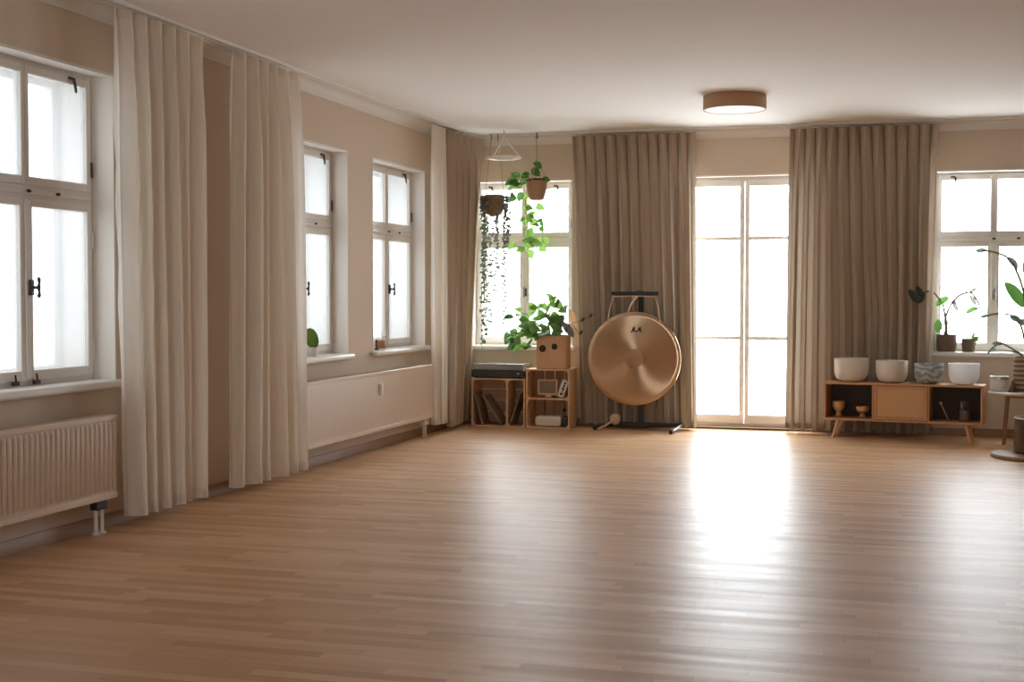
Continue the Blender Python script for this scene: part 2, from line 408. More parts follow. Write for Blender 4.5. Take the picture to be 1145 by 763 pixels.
def window(name, wall, w, tz, sill_out=.055, latch=True):
    c, wd, z0, z1 = w; h = wd / 2
    FR = .045; Y1, Y2 = .14, .20
    b = BM(); frame_rect(b, -h + .012, h - .012, z0 + .0, z1 - .012, Y1, Y2, FR, FR, .045, FR)
    bx(b, -h + .012 + FR, h - .012 - FR, Y1 - .006, Y2, tz[0], tz[1])                       # transom
    bx(b, -.024, .024, Y1, Y2 - .01, z0 + .045, tz[0]); bx(b, -.02, .02, Y1, Y2 - .01, tz[1], z1 - .012 - FR)
    root = struct(name, b, 'white', bev=.004); place_on(root, wall, c)
    iw = h - .012 - FR
    def sash(x0, x1, a0, a1, st_in, st_out, side, bt=.055):
        b = BM(); l, r = (st_out, st_in) if side < 0 else (st_in, st_out)
        frame_rect(b, x0, x1, a0, a1, Y1 - .014, Y1 + .03, l, r, bt, .048)
        s = obj('sash', b, 'white', root, bev=.005); pane(s, x0 + l, x1 - r, a0 + bt, a1 - .048, Y1 + .012, 'frost' if wall == 'L' else 'glass'); return s
    lo = z0 + .03; tp = z1 - .012 - FR + .02
    sR = sash(.004, iw + .012, lo, tz[0] + .012, .048, .038, 1); sL = sash(-iw - .012, -.004, lo, tz[0] + .012, .048, .038, -1)
    uR = sash(.004, iw + .012, tz[1] - .012, tp, .028, .038, 1, .048); uL = sash(-iw - .012, -.004, tz[1] - .012, tp, .028, .038, -1, .048)
    # cover strip on the meeting stiles
    b = BM(); bx(b, -.020, .026, Y1 - .026, Y1 - .014, lo + .01, tz[0]); obj('cover_strip', b, 'white', root, bev=.005)
    b = BM(); bx(b, -iw, iw, Y1 - .024, Y1 - .004, (tz[0] + tz[1]) / 2 - .018, (tz[0] + tz[1]) / 2 + .012); obj('transom_moulding', b, 'white', root, bev=.007)
    # lining of the opening and the outer box
    b = BM()
    for y0, y1 in ((-.003, Y1), (Y2, TH)):
        bx(b, -h, -h + .013, y0, y1, z0, z1); bx(b, h - .013, h, y0, y1, z0, z1); bx(b, -h + .013, h - .013, y0, y1, z1 - .016, z1)
    bx(b, -h + .013, h - .013, Y2, TH, z0 - .02, z0 + .035)
    obj('reveal_lining', b, 'reveal', root, smooth=False)
    b = BM(); frame_rect(b, -h + .013, h - .013, z0 + .035, z1 - .016, TH - .10, TH - .05, .06, .06, .05, .06)
    obj('outer_frame', b, 'white', root, bev=.004)
    # sill board with rounded nose
    b = BM(); bx(b, -h - .03, h + .03, -sill_out, -.001, z0 - .045, z0 + .004); bx(b, -h + .001, h - .001, -.001, Y1 - .004, z0 - .04, z0 + .004)
    obj('sill', b, 'sill', root, bev=.018, bseg=4)
    # handle on the right leaf: plate, spindle, lever
    hz = (z0 + tz[0]) / 2 + .03
    b = BM(); box(b, (.012, Y1 - .033, hz), (.034, .014, .085)); hd = obj('handle', b, 'iron', root, bev=.006)
    b = BM(); tube(b, [(.012, Y1 - .04, hz), (.012, Y1 - .078, hz)], .008, 8)
    tube(b, spline([(.012, Y1 - .078, hz - .055), (.012, Y1 - .082, hz - .03), (.012, Y1 - .078, hz), (.012, Y1 - .082, hz + .03), (.012, Y1 - .078, hz + .055)], 4),
         [.006, .008, .01, .009, .007, .006, .007, .009, .011, .009, .007, .006, .007, .009, .01, .008, .006], 8)
    obj('lever', b, 'iron', hd)
    # stay on the head rail, catches on the transom, bolts at the bottom
    for xx in ((iw * .72,) if wall == 'L' else (-iw * .72, iw * .72)):
      zz = z1 - .075; b = BM()
      tube(b, [(xx - .035, Y1 - .02, zz + .022), (xx, Y1 - .028, zz + .018), (xx + .012, Y1 - .03, zz - .03), (xx + .024, Y1 - .026, zz - .055)], [.009, .010, .008, .006], 8)
      obj('stay', b, 'iron', root)
    tm = (tz[0] + tz[1]) / 2
    for px in (.0, iw * .44):
        b = BM(); ball(b, (px, Y1 - .034, tm + .0), .012, (1.6, .8, .8), 12); obj('catch', b, 'iron', root)
    if latch:
        for px in (-.13, .05):
            b = BM(); box(b, (px, Y1 - .03, z0 + .022), (.05, .02, .022)); tube(b, [(px, Y1 - .035, z0 + .03), (px - .02, Y1 - .045, z0 + .07)], .006, 6); obj('bolt', b, 'iron', root, bev=.004)
    for hzz in (lo + .15, tz[0] - .2, tz[1] + .12):
        b = BM(); tube(b, [(iw + .015, Y1 - .018, hzz - .045), (iw + .015, Y1 - .018, hzz + .045)], .007, 8); obj('hinge', b, 'iron' if hzz > tz[1] else 'white', root)
    return root
window('window_1', 'L', W1, (1.855, 1.945))
window('window_2', 'L', W2, (1.87, 1.96))
window('window_3', 'L', W3, (1.88, 1.97), latch=False)
window('window_4', 'B', W4, (1.875, 1.965), latch=False)
window('window_5', 'B', W5, (1.84, 1.92), latch=False)
window('fill_window', 'F', W6, (1.84, 1.92), latch=False)  # unseen window added behind the camera to soften the room's light

# glazed door
c, wd, z0, z1 = DR; h = wd / 2
b = BM(); frame_rect(b, -h + .01, h - .01, .02, z1 - .012, .12, .19, .045, .045, .035, .05)
root = struct('door_1', b, 'white', bev=.004); place_on(root, 'B', c)
for sd in (-1, 1):
    b = BM(); xa, xb = (.003, h - .047) if sd > 0 else (-h + .047, -.003)
    l, r = (.045, .07) if sd > 0 else (.07, .045)
    frame_rect(b, xa, xb, .05, z1 - .05, .105, .15, l, r, .092, .058)
    for mz in (.912, 1.912): bx(b, xa + l, xb - r, .112, .145, mz - .018, mz + .018)
    s = obj('door_leaf', b, 'white', root, bev=.004)
    for a0, a1 in ((.142, .894), (.93, 1.894), (1.93, z1 - .108)): pane(s, xa + l, xb - r, a0, a1, .13)
b = BM()
for y0, y1 in ((-.003, .12), (.19, TH)):
    bx(b, -h, -h + .012, y0, y1, z0, z1); bx(b, h - .012, h, y0, y1, z0, z1); bx(b, -h + .012, h - .012, y0, y1, z1 - .016, z1)
obj('reveal_lining', b, 'reveal', root, smooth=False)
b = BM(); bx(b, -h + .001, h - .001, .0, .16, .001, .022); obj('threshold', b, 'base', root, bev=.004)
b = BM(); frame_rect(b, -h + .012, h - .012, .03, z1 - .016, TH - .1, TH - .05, .05, .05, .05, .06); obj('outer_frame', b, 'white', root, bev=.004)

# ------------------------------------------------------------------ curtains
def curtain(name, label, m, top, bot, z1, z0, folds, amp, seed, group, sub=16, flare=.25):
    """pleated cloth hung along the line top (x,y) and falling to the line bot"""
    rnd = random.Random(seed)
    T = spline([(x, y, 0) for x, y in top], 24); B = spline([(x, y, 0) for x, y in bot], 24)
    def sampler(P):
        d = [0]
        for a, c in zip(P, P[1:]): d.append(d[-1] + (c - a).length)
        def at(s):
            t = s * d[-1]
            for i in range(len(d) - 1):
                if t <= d[i + 1] + 1e-9:
                    f = (t - d[i]) / max(1e-9, d[i + 1] - d[i]); q = P[i].lerp(P[i + 1], f); g = (P[i + 1] - P[i]).normalized()
                    return q, Vector((-g.y, g.x, 0))
            return P[-1], Vector((0, 0, 0))
        return at
    tA, bA = sampler(T), sampler(B)
    ns = folds * sub; rows = 26
    cw = [0.0]
    for _ in range(folds): cw.append(cw[-1] + rnd.uniform(.62, 1.4))
    cw = [q / cw[-1] for q in cw]
    def warp(s):
        for k in range(folds):
            if s <= cw[k + 1] + 1e-9: return k + (s - cw[k]) / (cw[k + 1] - cw[k])
        return float(folds)
    wob = [(rnd.uniform(.4, 1.6), rnd.uniform(0, 6.28), rnd.uniform(.3, .8)) for _ in range(3)]
    wts = [rnd.uniform(.25, 1.35) for _ in range(folds * 2 + 2)]
    merge = [rnd.uniform(-.5, .5) for _ in range(folds + 3)]
    bm = BM(); grid = []
    for j in range(rows + 1):
        v = j / rows                        # 0 top, 1 hem
        ve = v ** .8
        row = []
        for i in range(ns + 1):
            s = i / ns
            ph = (1 - .75 * min(1, v * 1.6)) * s * folds + .75 * min(1, v * 1.6) * warp(s)
            k = min(folds, int(ph)); f = ph - k
            mg = merge[k] * (1 - f) + merge[k + 1] * f
            phv = ph + .30 * mg * ve + .10 * math.sin(wob[0][0] * 2 * PI * s + wob[0][1] + 2.2 * v)
            a2 = wts[int(ph * 2) % len(wts)]; a3 = wts[(int(ph * 2) + 1) % len(wts)]; ff = ph * 2 - int(ph * 2)
            aw = a2 * (1 - ff) + a3 * ff
            A = amp * (.45 + .55 * min(1, v * 5)) * (1 + (aw - 1) * min(1, v * 4)) * (1 + flare * v)
            off = .25 * A * math.sin(2 * PI * phv) - .95 * A * (2 * abs(math.cos(PI * phv + .6)) ** .8 - 1.15) + A * .16 * math.sin(4 * PI * phv + 1.1 * mg + 1.5 * v) * min(1, v * 3)
            side = A * .5 * math.sin(4 * PI * phv) * min(1, v * 6)
            q0, n0 = tA(s); q1, n1 = bA(s)
            q = q0.lerp(q1, ve); n = n0.lerp(n1, ve)
            if n.length > 1e-6: n.normalize()
            tn = Vector((n.y, -n.x, 0))
            z = z1 + (z0 - z1) * v + (.008 * math.sin(2 * PI * phv + 1) if j == rows else 0)
            edge = min(1, min(s, 1 - s) * folds * 2)
            row.append(bm.verts.new(q + n * off + tn * (side * edge) + Vector((0, 0, z))))
        grid.append(row)
    for a, c in zip(grid, grid[1:]):
        for i in range(ns): bm.faces.new((a[i], a[i + 1], c[i + 1], c[i]))
    hem = BM(); r0 = [Vector(v.co) for v in grid[0]]; r1 = [Vector(v.co) for v in grid[-1]]; r1b = [Vector(v.co) for v in grid[-2]]
    o = tag(obj(name, bm, m, recalc=False), label, 'curtain', group)
    # pleating tape along the top and the turned hem, both hugging the cloth
    for nm, R, Rn, fr in (('heading_tape', r0, None, 0), ('hem', r1, r1b, .5)):
        bm = BM()
        lo = [p.copy() for p in R]
        hi = [p + Vector((0, 0, -.05)) for p in R] if Rn is None else [p.lerp(q, fr) for p, q in zip(R, Rn)]
        cols = [[], [], [], []]
        for i in range(len(lo)):
            g = (lo[min(i + 1, len(lo) - 1)] - lo[max(i - 1, 0)]); n = Vector((-g.y, g.x, 0))
            if n.length < 1e-9: n = Vector((1, 0, 0))
            n.normalize(); n *= .0022
            for q, p in zip(cols, (lo[i] - n, lo[i] + n, hi[i] + n, hi[i] - n)): q.append(bm.verts.new(p))
        for i in range(len(lo) - 1):
            for q in range(4): bm.faces.new((cols[q][i], cols[q][i + 1], cols[(q + 1) % 4][i + 1], cols[(q + 1) % 4][i]))
        obj(nm, bm, m, o)
    return o
GW, GT = 'white sheer curtains along the left wall', 'taupe linen curtains at the back of the room'
curtain('sheer_curtain', 'white sheer curtain beside the nearest left window, right of the ribbed radiator', 'sheer', [(.165, -6.77), (.16, -5.77)], [(.17, -6.66), (.16, -5.86)], 2.955, .075, 6, .055, 3, GW)
curtain('sheer_curtain', 'white sheer curtain left of the flat radiator, after a strip of bare wall', 'sheer', [(.16, -5.36), (.15, -4.39)], [(.16, -5.46), (.16, -4.37)], 2.955, .06, 6, .054, 8, GW)
curtain('sheer_curtain', 'narrow white sheer curtain next to the taupe corner curtain', 'sheer', [(.15, -1.44), (.15, -1.10)], [(.15, -1.43), (.16, -1.12)], 2.955, .11, 5, .028, 5, GW)
curtain('linen_curtain', 'taupe linen curtain wrapped round the back left corner', 'taupe', [(.16, -1.04), (.17, -.6), (.21, -.28), (.21, -.12)], [(.17, -1.05), (.15, -.75), (.10, -.5), (.083, -.3), (.083, -.12)], 2.955, .05, 5, .072, 12, GT, flare=-.55)
curtain('linen_curtain', 'taupe linen curtain hanging behind the gong', 'taupe', [(1.19, -.15), (1.8, -.15), (2.44, -.15)], [(1.275, -.115), (1.85, -.115), (2.47, -.125)], 2.955, .035, 12, .054, 21, GT)
curtain('linen_curtain', 'taupe linen curtain behind the low wooden sideboard', 'taupe', [(3.36, -.15), (4.0, -.15), (4.73, -.15)], [(3.33, -.14), (4.0, -.12), (4.68, -.12)], 2.955, .035, 13, .052, 34, GT)

def track(label, p0, p1):
    bm = BM(); p0, p1 = Vector(p0), Vector(p1); d = (p1 - p0); box(bm, (p0 + p1) / 2, (.022 if abs(d.x) < 1e-6 else abs(d.x), .022 if abs(d.y) < 1e-6 else abs(d.y), .020))
    o = tag(obj('curtain_track', bm, 'plastic_w', bev=.003), label, 'curtain track', 'curtain tracks under the ceiling')
    return o
track('white curtain track on the ceiling above the sheer left-wall curtains', (.16, -9.5, 2.99), (.16, -.30, 2.99))
track('white curtain track on the ceiling above the gong and door', (.30, -.15, 2.99), (3.36 - .02, -.15, 2.99))
track('white curtain track on the ceiling above the low wooden sideboard', (3.36, -.15, 2.99), (6.4, -.15, 2.99))

# ------------------------------------------------------------------ radiators
def radiator(label, y0, y1, z0, z1, ribbed, meter=None, valve_y=None):
    t = thing('radiator', label, 'radiator', (0, (y0 + y1) / 2, 0), 0, 'white panel radiators under the left windows'); L = y1 - y0; xb, xf = .055, .155
    # pressed front and back sheets
    for nm, xs, sg in (('front_panel', xf, 1), ('back_panel', xb + .012, -1)):
        bm = BM(); box(bm, (xs - sg * .006, 0, (z0 + z1) / 2), (.012, L, z1 - z0))
        if nm == 'front_panel':
            n = int(L / (.043 if ribbed else .030)); p = L / n; dp = .011 if ribbed else .0022
            for k in range(n):
                yy = -L / 2 + p * (k + .5)
                a = z0 + .045; c_ = z1 - .035; wv = p * .56
                vs = [bm.verts.new(v) for v in ((xs, yy - wv / 2, a), (xs, yy + wv / 2, a), (xs, yy + wv / 2, c_), (xs, yy - wv / 2, c_),
                      (xs + dp, yy - wv * .3, a + .02), (xs + dp, yy + wv * .3, a + .02), (xs + dp, yy + wv * .3, c_ - .02), (xs + dp, yy - wv * .3, c_ - .02))]
                for f in ((4, 5, 6, 7), (0, 1, 5, 4), (1, 2, 6, 5), (2, 3, 7, 6), (3, 0, 4, 7)): bm.faces.new([vs[i] for i in f])
            bx(bm, xs - .004, xs + dp, -L / 2 + .004, L / 2 - .004, z0 + .004, z0 + .036); bx(bm, xs - .004, xs + dp, -L / 2 + .004, L / 2 - .004, z1 - .028, z1 - .003)
        obj(nm, bm, 'rad', t, bev=.003)
    bm = BM(); bx(bm, xb + .012, xf - .012, -L / 2, L / 2, z1 - .012, z1 - .004)
    for k in range(int(L / .03)): bx(bm, xb + .014, xf - .014, -L / 2 + .03 * k + .004, -L / 2 + .03 * k + .010, z1 - .006, z1 + .001)
    obj('top_grille', bm, 'rad', t)
    for s in (-1, 1):
        bm = BM(); bx(bm, xb + .006, xf - .004, s * L / 2 - .005, s * L / 2 + .005, z0 + .006, z1 - .001); obj('side_cover', bm, 'rad', t, bev=.003)
    for yy in (-L * .36, L * .36):
        bm = BM(); bx(bm, .0015, xb, yy - .02, yy + .02, z0 + .1, z1 - .08); obj('wall_bracket', bm, 'rad', t, bev=.002)
    if valve_y is not None:
        vy = valve_y - (y0 + y1) / 2
        bm = BM(); box(bm, (.105, vy, z0 - .03), (.05, .10, .05)); tube(bm, [(.105, vy - .035, z0 + .01), (.105, vy - .035, z0 - .03)], .014, 10); tube(bm, [(.105, vy + .035, z0 + .01), (.105, vy + .035, z0 - .03)], .014, 10)
        obj('valve_block', bm, 'blackp' if ribbed else 'plastic_w', t, bev=.006)
        for s in (-1, 1):
            bm = BM(); tube(bm, [(.105, vy + s * .03, z0 - .05), (.105, vy + s * .03, .012)], .011, 12); lathe(bm, [(.011, .012), (.026, .012), (.024, .002), (.011, .001)], (.105, vy + s * .03, 0), 14); obj('pipe', bm, 'chrome' if not ribbed else 'plastic_w', t)
    if meter is not None:
        bm = BM(); rbox(bm, (0, 0, 0), (.04, .10, .024), .01, axis='Z'); bmesh.ops.transform(bm, matrix=Matrix.Translation((xf + .014, meter - (y0 + y1) / 2, (z0 + z1) / 2 + .105)) @ Matrix.Rotation(PI / 2, 4, 'X') @ Matrix.Rotation(PI / 2, 4, 'Y'), verts=bm.verts)
        o = obj('heat_meter', bm, 'plastic_w', t, bev=.003); o['label'] = 'small white heat meter clipped on the front'
    return t
radiator('white ribbed radiator under the nearest left window', -8.20, -6.76, .195, .668, True, valve_y=-6.86)
radiator('white flat-fronted radiator with a small heat meter on its front', -4.24, -1.465, .18, .69, False, meter=-2.80, valve_y=-1.56)

# ------------------------------------------------------------------ ceiling lamp
t = thing('ceiling_lamp', 'round ceiling lamp with a woven tan drum shade and white diffuser', 'lamp', (3.06, -2.13, 3.0))
bm = BM(); lathe(bm, [(.0, -.02), (.09, -.02), (.1, -.004), (.1, -.001), (0, -.001)], n=32); obj('ceiling_plate', bm, 'plastic_w', t)
bm = BM(); lathe(bm, [(.246, -.118), (.258, -.118), (.260, -.11), (.260, -.008), (.258, -.003), (.246, -.003), (.246, -.118)], n=64); obj('lamp_shade', bm, 'shade', t)
bm = BM(); lathe(bm, [(0, -.121), (.2, -.1205), (.244, -.116), (.245, -.108), (0, -.108)], n=64); obj('diffuser', bm, 'diff', t)

# ------------------------------------------------------------------ gong and stand
GX, GY, GZ, GR = 1.872, -.36, .715, .468
t = thing('gong', 'large round bronze gong hanging in front of the taupe curtain', 'gong', (GX, GY, GZ))
prof = [(0, -.020), (.05, -.018), (.092, -.013)]
bm = BM(); lathe(bm, [(.092, -.0105), (.098, -.0100), (.2, -.0095), (.32, -.0085), (.42, -.007), (.456, -.0055), (.465, -.002), (.468, .006), (.466, .012), (.462, .010), (.457, .004), (.445, .001), (.42, -.001), (.32, -.003), (.2, -.004), (0, -.004)], n=128, axis='Y')
disc_o = obj('disc', bm, 'gong', t)
bm = BM(); lathe(bm, [(0, -.017), (.05, -.0162), (.085, -.0135), (.094, -.0108), (.094, -.008), (0, -.006)], n=64, axis='Y'); obj('boss', bm, 'gong_c', t)['label'] = 'darker hammered centre of the gong'
# the maker's small dark scrawl above the centre: two peaks joined at the foot
bm = BM()
def stroke(pts, w):
    for (xa, za), (xb_, zb) in zip(pts, pts[1:]):
        d = Vector((xb_ - xa, 0, zb - za)); L = d.length; a = math.atan2(d.z, d.x)
        box(bm, ((xa + xb_) / 2, -.0072, (za + zb) / 2), (L + w * .6, .0016, w), (0, -a, 0))
stroke([(-.05, -.028), (-.036, .004), (-.020, .032), (-.018, -.02)], .013); stroke([(-.036, .0), (-.012, -.018), (.012, -.020), (.030, .004), (.048, .028), (.052, -.026)], .012); stroke([(.03, -.004), (.05, -.002)], .014)
bmesh.ops.transform(bm, matrix=Matrix.Translation((.02, -.0023, .285)) @ Matrix.Scale(.9, 4), verts=bm.verts)
obj('maker_mark', bm, 'ink', t, smooth=False)
for s, xt in ((-1, -.205), (1, .205)):
    bm = BM(); xb2 = s * .262
    tube(bm, [(xt, .0, .628), (xb2 * .93, -.004, .5), (xb2, -.010, .365), (xb2, .006, .362)], .0055, 8); ball(bm, (xb2, -.011, .362), .009, seg=10); obj('cord', bm, 'rope', t)

st = thing('gong_stand', 'black steel gong stand with a short crossbar and splayed feet', 'gong stand', (1.93, -.25, 0))
bm = BM(); bx(bm, -.034, .016, -.02, .02, .05, 1.36); obj('pole', bm, 'black', st, bev=.004)
bm = BM(); bx(bm, -.285, .185, -.125, -.085, 1.340, 1.378); obj('crossbar', bm, 'black', st, bev=.005)
bm = BM(); bx(bm, -.03, .012, -.105, .02, 1.335, 1.385); box(bm, (-.03, -.128, 1.36), (.07, .01, .03)); obj('clamp', bm, 'blackp', st, bev=.004)
bm = BM(); bx(bm, -.27, .41, -.02, .02, .035, .072); obj('base_bar', bm, 'black', st, bev=.005)
bm = BM(); tube(bm, [(-.26, 0, .055), (-.42, -.18, .022)], .015, 12); lg = obj('foot', bm, 'black', st)
bm = BM(); tube(bm, [(-.405, -.163, .026), (-.44, -.203, .022)], .021, 12); obj('foot_cap', bm, 'rubber', lg)
bm = BM(); tube(bm, [(.40, 0, .055), (.365, -.36, .026)], .014, 12); lg = obj('foot', bm, 'chrome', st); lg['label'] = 'bright metal foot'
bm = BM(); tube(bm, [(.3675, -.335, .028), (.360, -.40, .022)], .021, 12); obj('foot_cap', bm, 'rubber', lg)
# hanging strap over the bar
bm = BM(); tube(bm, [(-.263, -.110, 1.33), (-.15, -.112, 1.332), (-.02, -.112, 1.334), (.147, -.110, 1.33)], .006, 8)
tube(bm, spline([(-.02, -.134, 1.335), (-.075, -.12, 1.27), (-.115, -.09, 1.19), (-.12, -.07, 1.12)], 6), .011, 8); obj('strap', bm, 'rope', st)

ml = thing('gong_mallet', 'beige felt gong mallet lying on the left foot of the black stand', 'mallet', (1.665, -.345, .0))
bm = BM(); ball(bm, (.012, .02, .105), .058, (1, 1, 1.0), 24); obj('head', bm, 'felt', ml)
bm = BM(); tube(bm, [(.0, .0, .094), (-.06, -.06, .05), (-.13, -.125, .014)], [.010, .010, .012], 10); obj('handle', bm, 'wood', ml)

# ------------------------------------------------------------------ crates
def corner_block(parent, x, y0, y1, z, sx, sz, r=.045):
    bm = BM(); pts = [(0, 0)] + [(r * (1 - math.sin(a)), r * (1 - math.cos(a))) for a in [PI / 2 * k / 6 for k in range(7)]]
    A = [bm.verts.new((x + sx * p[0], y0, z + sz * p[1])) for p in pts]; B = [bm.verts.new((x + sx * p[0], y1, z + sz * p[1])) for p in pts]; n = len(pts)
    for k in range(n): bm.faces.new((A[k], A[(k + 1) % n], B[(k + 1) % n], B[k]))
    bm.faces.new(A[::-1]); bm.faces.new(B); obj('corner_block', bm, 'wood', parent)
CD = .30
ca = thing('wooden_crate', 'low pine crate with an upright divider under the record player', 'crate', (.493, -.455, .0), 0, 'pine crates by the left window')
w, hh = .568, .500; x0, x1 = -w / 2, w / 2; TB = .016
for nm, a in (('bottom_board', (x0, x1, 0, CD, .002, TB + .002)), ('top_board', (x0, x1, 0, CD, hh - TB, hh))):
    bm = BM(); bx(bm, *a); obj(nm, bm, 'wood', ca, bev=.003)
for s in (x0, x1 - TB):
    bm = BM(); bx(bm, s, s + TB, .0005, CD, TB + .0025, hh - TB - .0005); obj('side_board', bm, 'wood', ca, bev=.003)
for k in range(4):
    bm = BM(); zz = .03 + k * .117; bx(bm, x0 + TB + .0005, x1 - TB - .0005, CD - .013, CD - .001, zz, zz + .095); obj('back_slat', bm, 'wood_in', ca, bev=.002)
DX = .093
bm = BM(); bx(bm, DX - .009, DX + .009, .004, CD - .02, TB + .0025, hh - TB - .0005); obj('divider', bm, 'wood', ca, bev=.002)
for xa, sx in ((x0 + TB, 1), (DX - .009, -1), (DX + .009, 1), (x1 - TB, -1)):
    for za, sz in ((TB + .0022, 1), (hh - TB, -1)): corner_block(ca, xa, .006, .03, za, sx, sz)
cb = thing('wooden_crate', 'tall pine crate standing on end with a shelf, under the round-holed planter', 'crate', (1.013, -.455, 0), 0, 'pine crates by the left window')
w2_, h2 = .454, .602; x0, x1 = -w2_ / 2, w2_ / 2; SH = .300
for nm, a in (('bottom_board', (x0, x1, 0, CD, .002, TB + .002)), ('top_board', (x0, x1, 0, CD, h2 - TB, h2)), ('shelf', (x0 + TB + .0005, x1 - TB - .0005, .004, CD - .015, SH - .008, SH + .008))):
    bm = BM(); bx(bm, *a); obj(nm, bm, 'wood', cb, bev=.003)
for s in (x0, x1 - TB):
    bm = BM(); bx(bm, s, s + TB, .0005, CD, TB + .0025, h2 - TB - .0005); obj('side_board', bm, 'wood', cb, bev=.003)
for k in range(4):
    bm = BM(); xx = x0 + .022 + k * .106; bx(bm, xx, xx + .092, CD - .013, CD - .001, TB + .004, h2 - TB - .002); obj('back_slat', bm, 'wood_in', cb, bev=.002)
for za, sz in ((TB + .0022, 1), (SH - .008, -1), (SH + .008, 1), (h2 - TB, -1)):
    for xa, sx in ((x0 + TB, 1), (x1 - TB, -1)): corner_block(cb, xa, .006, .03, za, sx, sz)
bm = BM(); lathe(bm, [(0, CD - .0150), (.016, CD - .0150), (.016, CD - .0132), (0, CD - .0132)], (.10, 0, .17), 20, axis='Y'); obj('hand_hole_shade', bm, 'hole', cb)  # uncut slat; a dark disc paints the shade of the hole

# flat sleeves leaning in the low crate
def sleeve(label, x, z, ang, L, thick=.012, y0=-.435, y1=-.19):
    o = thing('record_sleeve', label, 'record sleeve', (x, (y0 + y1) / 2, z), 0, 'flat sleeves leaning in the low crate'); o.rotation_euler = (0, ang, 0)
    bm = BM(); box(bm, (0, 0, L / 2), (thick, y1 - y0, L)); obj('cover', bm, 'kraft', o, bev=.002)
    bm = BM(); box(bm, (0, 0, L / 2 + .002), (thick * .45, y1 - y0 - .01, L)); obj('insert', bm, 'card', o)
sleeve('brown sleeve nearest the left side of the low crate, almost upright', .318, .029, -.25, .33)
sleeve('brown sleeve leaning far over to the left, just left of the crate divider', .520, .034, -.60, .35, .018)
sleeve('brown sleeve leaning to the right in the right half of the low crate', .612, .036, .33, .335)

tt = thing('record_player', 'black record player with a grey smoky lid on the low pine crate', 'record player', (.489, -.315, hh + .0005))
bm = BM(); rbox(bm, (0, 0, .046), (.560, .30, .075), .02); obj('plinth', bm, 'blackp', tt, bev=.006)
for sx in (-1, 1):
    for sy in (-1, 1):
        bm = BM(); lathe(bm, [(.0, .001), (.018, .001), (.02, .009), (0, .009)], (sx * .23, sy * .11, 0), 16); obj('rubber_foot', bm, 'rubber', tt)
bm = BM(); rbox(bm, (.005, 0, .1155), (.530, .29, .063), .02); obj('lid', bm, 'smoke', tt, bev=.010, bseg=3)['label'] = 'grey smoky lid'
bm = BM(); tube(bm, [(.22, -.153, .05), (.22, -.158, .05)], .01, 12); obj('knob', bm, 'chrome', tt)

# picture frames and bundle in the tall crate
pf = thing('picture_frame', 'landscape picture frame on a small foot, on the crate shelf', 'picture frame', (.986, -.36, SH + .0085)); pf.rotation_euler = (math.radians(-6), 0, 0)
bm = BM(); frame_rect(bm, -.104, .104, .026, .185, -.008, .008, .018, .018, .018, .018); obj('frame', bm, 'wood', pf, bev=.003)
bm = BM(); bx(bm, -.088, .088, -.003, .006, .042, .169); obj('picture', bm, 'photo', pf, smooth=False)
bm = BM(); box(bm, (.015, .008, .02), (.05, .04, .012)); box(bm, (.015, .006, .008), (.07, .07, .012)); obj('foot', bm, 'card', pf, bev=.002)
pf = thing('picture_frame', 'narrow white frame with dark brush marks leaning on the crate side', 'picture frame', (1.122, -.38, SH + .018)); pf.rotation_euler = (math.radians(-4), .34, 0)
bm = BM(); frame_rect(bm, -.036, .036, .0, .182, -.007, .007, .009, .009, .009, .009); obj('frame', bm, 'card', pf, bev=.002)
bm = BM(); bx(bm, -.028, .028, -.003, .005, .008, .174); obj('card', bm, 'plastic_w', pf, smooth=False)
bm = BM()
for zz, ww, hh_ in ((.035, .026, .026), (.065, .014, .012), (.088, .028, .02), (.118, .018, .026), (.148, .024, .018)): box(bm, (.002, -.0042, zz), (ww, .001, hh_), (0, .5 * math.sin(zz * 90), 0))
obj('brush_marks', bm, 'ink', pf, smooth=False)
bn = thing('bundle', 'cream rounded bundle with a dark end on the bottom of the tall crate', 'bundle', (1.025, -.36, TB + .003))
bm = BM(); rbox(bm, (-.015, 0, .055), (.275, .15, .105), .035, axis='Y'); obj('roll', bm, 'cloth', bn, bev=.02, bseg=3)
bm = BM(); rbox(bm, (.158, .0, .055), (.058, .14, .10), .02, axis='Y'); obj('end_cap', bm, 'blackp', bn, bev=.008)['label'] = 'black end cap'

# ------------------------------------------------------------------ planter on the tall crate
pl = thing('planter', 'wooden planter box with two round holes on the tall pine crate, full of green leaves', 'planter', (1.04, -.325, h2 + .0005))
bm = BM(); rbox(bm, (0, 0, .1675), (.318, .235, .335), .05, n=8); obj('box', bm, 'box', pl, bev=.006)
bm = BM(); rbox(bm, (0, 0, .336), (.29, .205, .012), .045, n=8); obj('soil', bm, 'soil', pl)
for xx, zz, r in ((-.083, .205, .036), (.040, .225, .031)):
    bm = BM(); lathe(bm, [(0, -.1190), (r, -.1190), (r, -.1172), (0, -.1172)], (xx, 0, zz), 28, axis='Y'); obj('hole_shade_disc', bm, 'hole', pl)['label'] = 'dark disc painted as the shade in a round hole'  # solid box; dark discs on its front paint the holes' shade
rnd = random.Random(4)
